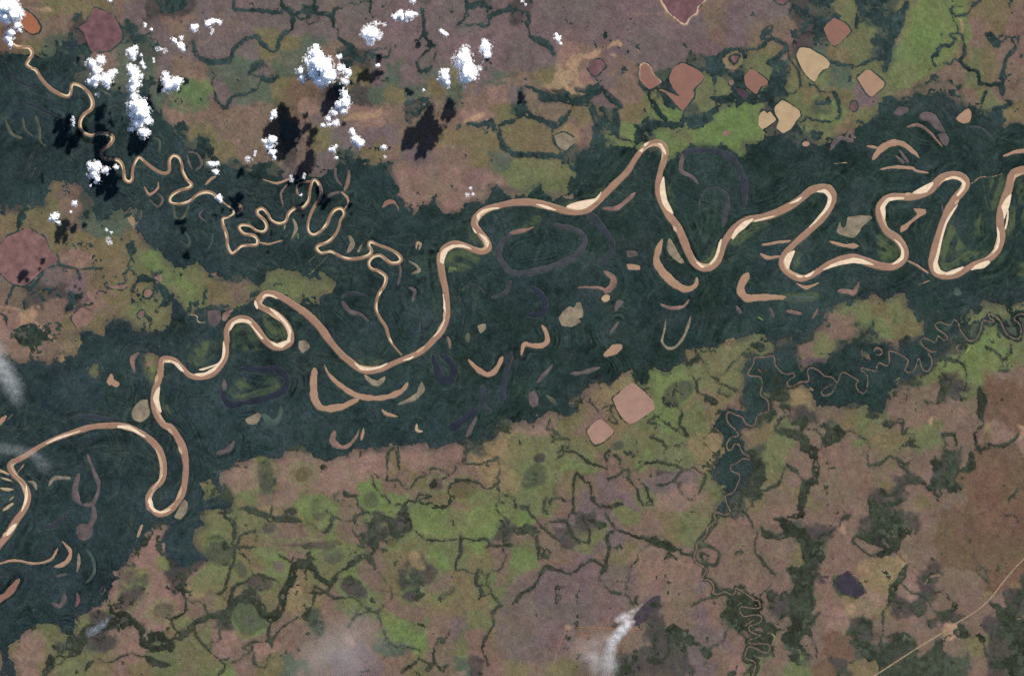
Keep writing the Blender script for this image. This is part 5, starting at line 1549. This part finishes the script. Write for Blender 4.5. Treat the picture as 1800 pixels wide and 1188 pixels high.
def make_cloud(i, label, B):
    r = np.random.default_rng(4000 + i)
    ghost = any(w in label for w in ('thin', 'faint', 'ghost', 'grey', 'wisp'))
    parts = {0: [[], [], 0], 1: [[], [], 0]}
    def puff(x, y, z, rad, slot, big=False, flat=0.85):
        v0, f0 = (ICV2, ICF2) if big else (ICV, ICF)
        q, _ = np.linalg.qr(r.normal(size=(3, 3)))
        v = (v0 * (1 + 0.14 * r.normal(size=(len(v0), 1)))) @ q.T * rad * np.array([1, 1, flat]) * r.uniform(0.85, 1.15, 3)
        sc = (ALT - z) / ALT; P = parts[slot]
        P[0].append(v + np.array([wx(x) * sc, wy(y) * sc, z])); P[1].append(f0 + P[2]); P[2] += len(v0)
    for x, y, R in B:
        tall = 1.4 + min(1.6, max(0.0, (R - 4) / 6.0))          # the larger heaps tower up
        if not ghost:
            for lv in range(int(1 + tall * 1.9)):
                z = BASE + R * (0.2 + 0.5 * lv)
                puff(x + r.normal(0, 0.12) * R, y + r.normal(0, 0.12) * R, z, R * (0.74 - 0.07 * lv), 0, True)
            for _ in range(int(10 + R * R * 0.30)):
                d = R * math.sqrt(r.random()) * 0.95; a = r.random() * 6.283
                rad = R * r.uniform(0.12, 0.30) * (1.15 - 0.5 * d / R)
                top = R * 1.0 * tall * math.sqrt(max(0, 1 - (d / R) ** 2))
                puff(x + d * math.cos(a), y + d * math.sin(a), BASE + r.random() ** 0.8 * top, max(rad, 0.6), 0)
            arcs = r.random(5) * 6.283
            for _ in range(int(5 + R * 2.0)):
                a = r.choice(arcs) + r.normal(0, 0.45); d = R * r.uniform(0.85, 1.22)
                puff(x + d * math.cos(a), y + d * math.sin(a), BASE + r.uniform(0, 0.5) * R, r.uniform(0.5, 1.0) * min(1.0, 0.55 + R / 20), 0)
            for _ in range(int(6 + R * 3.2)):
                a = r.choice(arcs) + r.normal(0, 0.6); d = R * r.uniform(0.9, 1.4)
                puff(x + d * math.cos(a), y + d * math.sin(a), BASE + r.uniform(0, 0.4) * R, r.uniform(1.0, 2.6) * min(1, 0.45 + R / 16), 1)
        else:
            for _ in range(int(10 + R * 5)):
                d = R * math.sqrt(r.random()) * 1.15; a = r.random() * 6.283
                puff(x + d * math.cos(a), y + d * math.sin(a), BASE + r.uniform(0, 0.4) * R, r.uniform(0.6, 1.5), 1)
            for _ in range(int(3 + R)):
                d = R * 0.6 * r.random(); a = r.random() * 6.283
                puff(x + d * math.cos(a), y + d * math.sin(a), BASE + r.uniform(0, 0.3) * R, R * r.uniform(0.14, 0.26), 0)
    for (xa, ya, ra), (xb, yb, rb) in zip(B[:-1], B[1:]):       # thin necks hold the heap together
        n_ = int(np.hypot(xb - xa, yb - ya) / 0.8) + 1
        for t in np.linspace(0, 1, n_):
            puff(xa + (xb - xa) * t + r.normal(0, 0.15), ya + (yb - ya) * t + r.normal(0, 0.15), BASE + 0.2 * (ra * (1 - t) + rb * t), 0.85 if not ghost else 0.65, 0)
    o = mesh_obj('cloud', np.vstack(parts[0][0]), np.vstack(parts[0][1]), body_mat, None, None, True)
    rm = o.modifiers.new('remesh', 'REMESH'); rm.mode = 'VOXEL'; rm.voxel_size = 0.75; rm.use_smooth_shade = True
    sm_ = o.modifiers.new('smooth', 'SMOOTH'); sm_.factor = 0.5; sm_.iterations = 7
    dp = o.modifiers.new('ragged', 'DISPLACE'); dp.texture = ragged; dp.texture_coords = 'GLOBAL'; dp.strength = 2.2; dp.mid_level = 0.45
    mesh_obj('fringe', np.vstack(parts[1][0]), np.vstack(parts[1][1]), fringe_mat, 'stuff', o, True)
    o['label'] = label; o['category'] = 'cloud'; o['group'] = 'cumulus clouds over the upper left'
    return o
for i, ln in enumerate(CLOUDS.split('\n')):
    lab, pts = ln.split('|'); make_cloud(i, lab, parse(pts))

# ============================== air and smoke ===================================================
def box_obj(name, lo, hi, mat):
    V = [(x, y, z) for x in (lo[0], hi[0]) for y in (lo[1], hi[1]) for z in (lo[2], hi[2])]
    F = [(0, 1, 3, 2), (4, 6, 7, 5), (0, 4, 5, 1), (2, 3, 7, 6), (0, 2, 6, 4), (1, 5, 7, 3)]
    return mesh_obj(name, V, F, mat)
def volume_mat(name):
    m = bpy.data.materials.new(name); m.use_nodes = True; nt = m.node_tree
    for n in list(nt.nodes): nt.nodes.remove(n)
    out = nt.nodes.new('ShaderNodeOutputMaterial'); pv = nt.nodes.new('ShaderNodeVolumePrincipled')
    nt.links.new(pv.outputs[0], out.inputs['Volume'])
    return m, nt, pv
def smoke(name, label, cat, pts, density, scale, color=(0.93, 0.92, 0.90), hole=0.38, kind=None, path=True):
    """a drifting veil: soft balls of smoke strung along a path, torn by noise"""
    P = []
    for t, v in pts:
        for q in v:
            ox, oy = (ord(t[0]) - 97) * 300.0, ROWY[t[1]]
            P.append((wx(ox + q[0] / 3.96), wy(oy + q[1] / 3.96), q[3], q[2] / 3.96, q[4]))
    if path:                                             # fill in between the stations
        Q = []
        for a, b in zip(P[:-1], P[1:]):
            for t in (0, 1 / 3, 2 / 3): Q.append(tuple(a[i] + (b[i] - a[i]) * t for i in range(5)))
        P = Q + [P[-1]]
    m, nt, pv = volume_mat(name)
    pv.inputs['Color'].default_value = (*color, 1); pv.inputs['Absorption Color'].default_value = (1, 1, 1, 1); pv.inputs['Anisotropy'].default_value = 0.1
    geo = nt.nodes.new('ShaderNodeNewGeometry')
    nz0 = nt.nodes.new('ShaderNodeTexNoise'); nz0.inputs['Scale'].default_value = scale * 0.6; nz0.inputs['Detail'].default_value = 3
    nt.links.new(geo.outputs['Position'], nz0.inputs['Vector'])
    sub = nt.nodes.new('ShaderNodeVectorMath'); sub.operation = 'SUBTRACT'; sub.inputs[1].default_value = (0.5, 0.5, 0.5)
    nt.links.new(nz0.outputs['Color'], sub.inputs[0])
    scl = nt.nodes.new('ShaderNodeVectorMath'); scl.operation = 'SCALE'; scl.inputs['Scale'].default_value = 1.1 / scale
    nt.links.new(sub.outputs[0], scl.inputs[0])
    pos = nt.nodes.new('ShaderNodeVectorMath'); pos.operation = 'ADD'
    nt.links.new(geo.outputs['Position'], pos.inputs[0]); nt.links.new(scl.outputs[0], pos.inputs[1])
    acc = None
    for x, y, z, r, a in P:
        d = nt.nodes.new('ShaderNodeVectorMath'); d.operation = 'DISTANCE'; d.inputs[1].default_value = (x, y, z)
        nt.links.new(pos.outputs[0], d.inputs[0])
        mr = nt.nodes.new('ShaderNodeMapRange'); mr.interpolation_type = 'SMOOTHSTEP'
        mr.inputs['From Min'].default_value = 0; mr.inputs['From Max'].default_value = r
        mr.inputs['To Min'].default_value = a; mr.inputs['To Max'].default_value = 0
        nt.links.new(d.outputs['Value'], mr.inputs['Value'])
        if acc is None: acc = mr.outputs[0]
        else:
            mx = nt.nodes.new('ShaderNodeMath'); mx.operation = 'MAXIMUM'
            nt.links.new(acc, mx.inputs[0]); nt.links.new(mr.outputs[0], mx.inputs[1]); acc = mx.outputs[0]
    nz = nt.nodes.new('ShaderNodeTexNoise'); nz.inputs['Scale'].default_value = scale; nz.inputs['Detail'].default_value = 5; nz.inputs['Roughness'].default_value = 0.65
    nt.links.new(geo.outputs['Position'], nz.inputs['Vector'])
    mr = nt.nodes.new('ShaderNodeMapRange'); mr.inputs['From Min'].default_value = hole; mr.inputs['From Max'].default_value = hole + 0.32
    mr.inputs['To Min'].default_value = 0.12; mr.inputs['To Max'].default_value = 1.0
    nt.links.new(nz.outputs['Fac'], mr.inputs['Value'])
    mu = nt.nodes.new('ShaderNodeMath'); mu.operation = 'MULTIPLY'; nt.links.new(acc, mu.inputs[0]); nt.links.new(mr.outputs[0], mu.inputs[1])
    m2 = nt.nodes.new('ShaderNodeMath'); m2.operation = 'MULTIPLY'; nt.links.new(mu.outputs[0], m2.inputs[0]); m2.inputs[1].default_value = density
    nt.links.new(m2.outputs[0], pv.inputs['Density'])
    try: m.cycles.volume_step_rate = 0.35
    except Exception: pass
    A = np.array(P); g = A[:, 3:4] * 1.25 + 2
    lo = (A[:, :3] - g).min(0); hi = (A[:, :3] + g).max(0); lo[2] = max(lo[2], 1.2)
    o = box_obj(name, lo, hi, m); o['label'] = label; o['category'] = cat
    if kind: o['kind'] = kind
    return o
smoke('smoke_plume', 'white smoke plume blowing from the purple burnt strip', 'smoke',
      [('d4', [(838, 808, 30, 5, .9), (800, 832, 44, 7, 1.5), (765, 868, 50, 8, 1.6), (730, 905, 54, 9, 1.2), (700, 950, 58, 10, .8), (680, 1000, 64, 12, .5),
               (672, 1050, 76, 14, .35), (680, 1110, 90, 15, .25), (670, 1170, 90, 15, .08)])], 0.19, 0.14)
smoke('smoke_plume', 'short grey smoke streak along the upper edge of the burnt strip', 'smoke',
      [('d4', [(905, 690, 16, 5, .4), (860, 730, 28, 5, .7), (820, 762, 40, 7, .9), (780, 782, 52, 8, 1.0), (748, 792, 46, 8, .9)])], 0.17, 0.16)
smoke('smoke_veil', 'thin grey smoke veil drifting left of the plume', 'smoke',
      [('d4', [(640, 910, 80, 20, .6), (590, 960, 120, 20, .8), (530, 1010, 150, 20, .8), (470, 1015, 130, 20, .4)])], 0.013, 0.06)
smoke('smoke_veil', 'small smoke veil below the drifting one, near the bottom edge', 'smoke',
      [('d4', [(560, 1050, 70, 20, .8), (590, 1080, 90, 20, 1.0), (600, 1140, 110, 20, .5)])], 0.03, 0.08)
smoke('smoke_veil', 'pale smoke veil over brown savanna at the bottom edge', 'smoke',
      [('c4', [(120, 940, 300, 25, .6), (40, 1000, 340, 25, 1.0), (-80, 1080, 340, 25, .9), (-160, 1160, 300, 25, .7)])], 0.0048, 0.03, hole=0.30)
smoke('thin_cloud', 'thin white cloud streak on the left edge above the forest', 'cloud',
      [('a3', [(-30, 60, 120, 30, .5), (0, 150, 100, 30, 1.0), (50, 230, 110, 30, .9), (95, 310, 100, 30, .7), (130, 400, 80, 30, .35)])], 0.042, 0.10)
smoke('thin_cloud', 'faint grey veil across the river near the left edge', 'cloud',
      [('a3', [(20, 745, 60, 24, .7), (120, 758, 66, 24, .7), (220, 775, 60, 24, .7), (262, 805, 50, 24, 1.0), (310, 860, 80, 24, .4)])], 0.028, 0.10)
smoke('smoke_wisp', 'small bluish smoke wisp over dark scrub at lower left', 'smoke',
      [('a4', [(750, 795, 30, 8, .7), (715, 835, 36, 9, 1), (670, 862, 40, 9, 1), (625, 888, 44, 9, .7)])], 0.07, 0.20, (0.75, 0.85, 1.0))
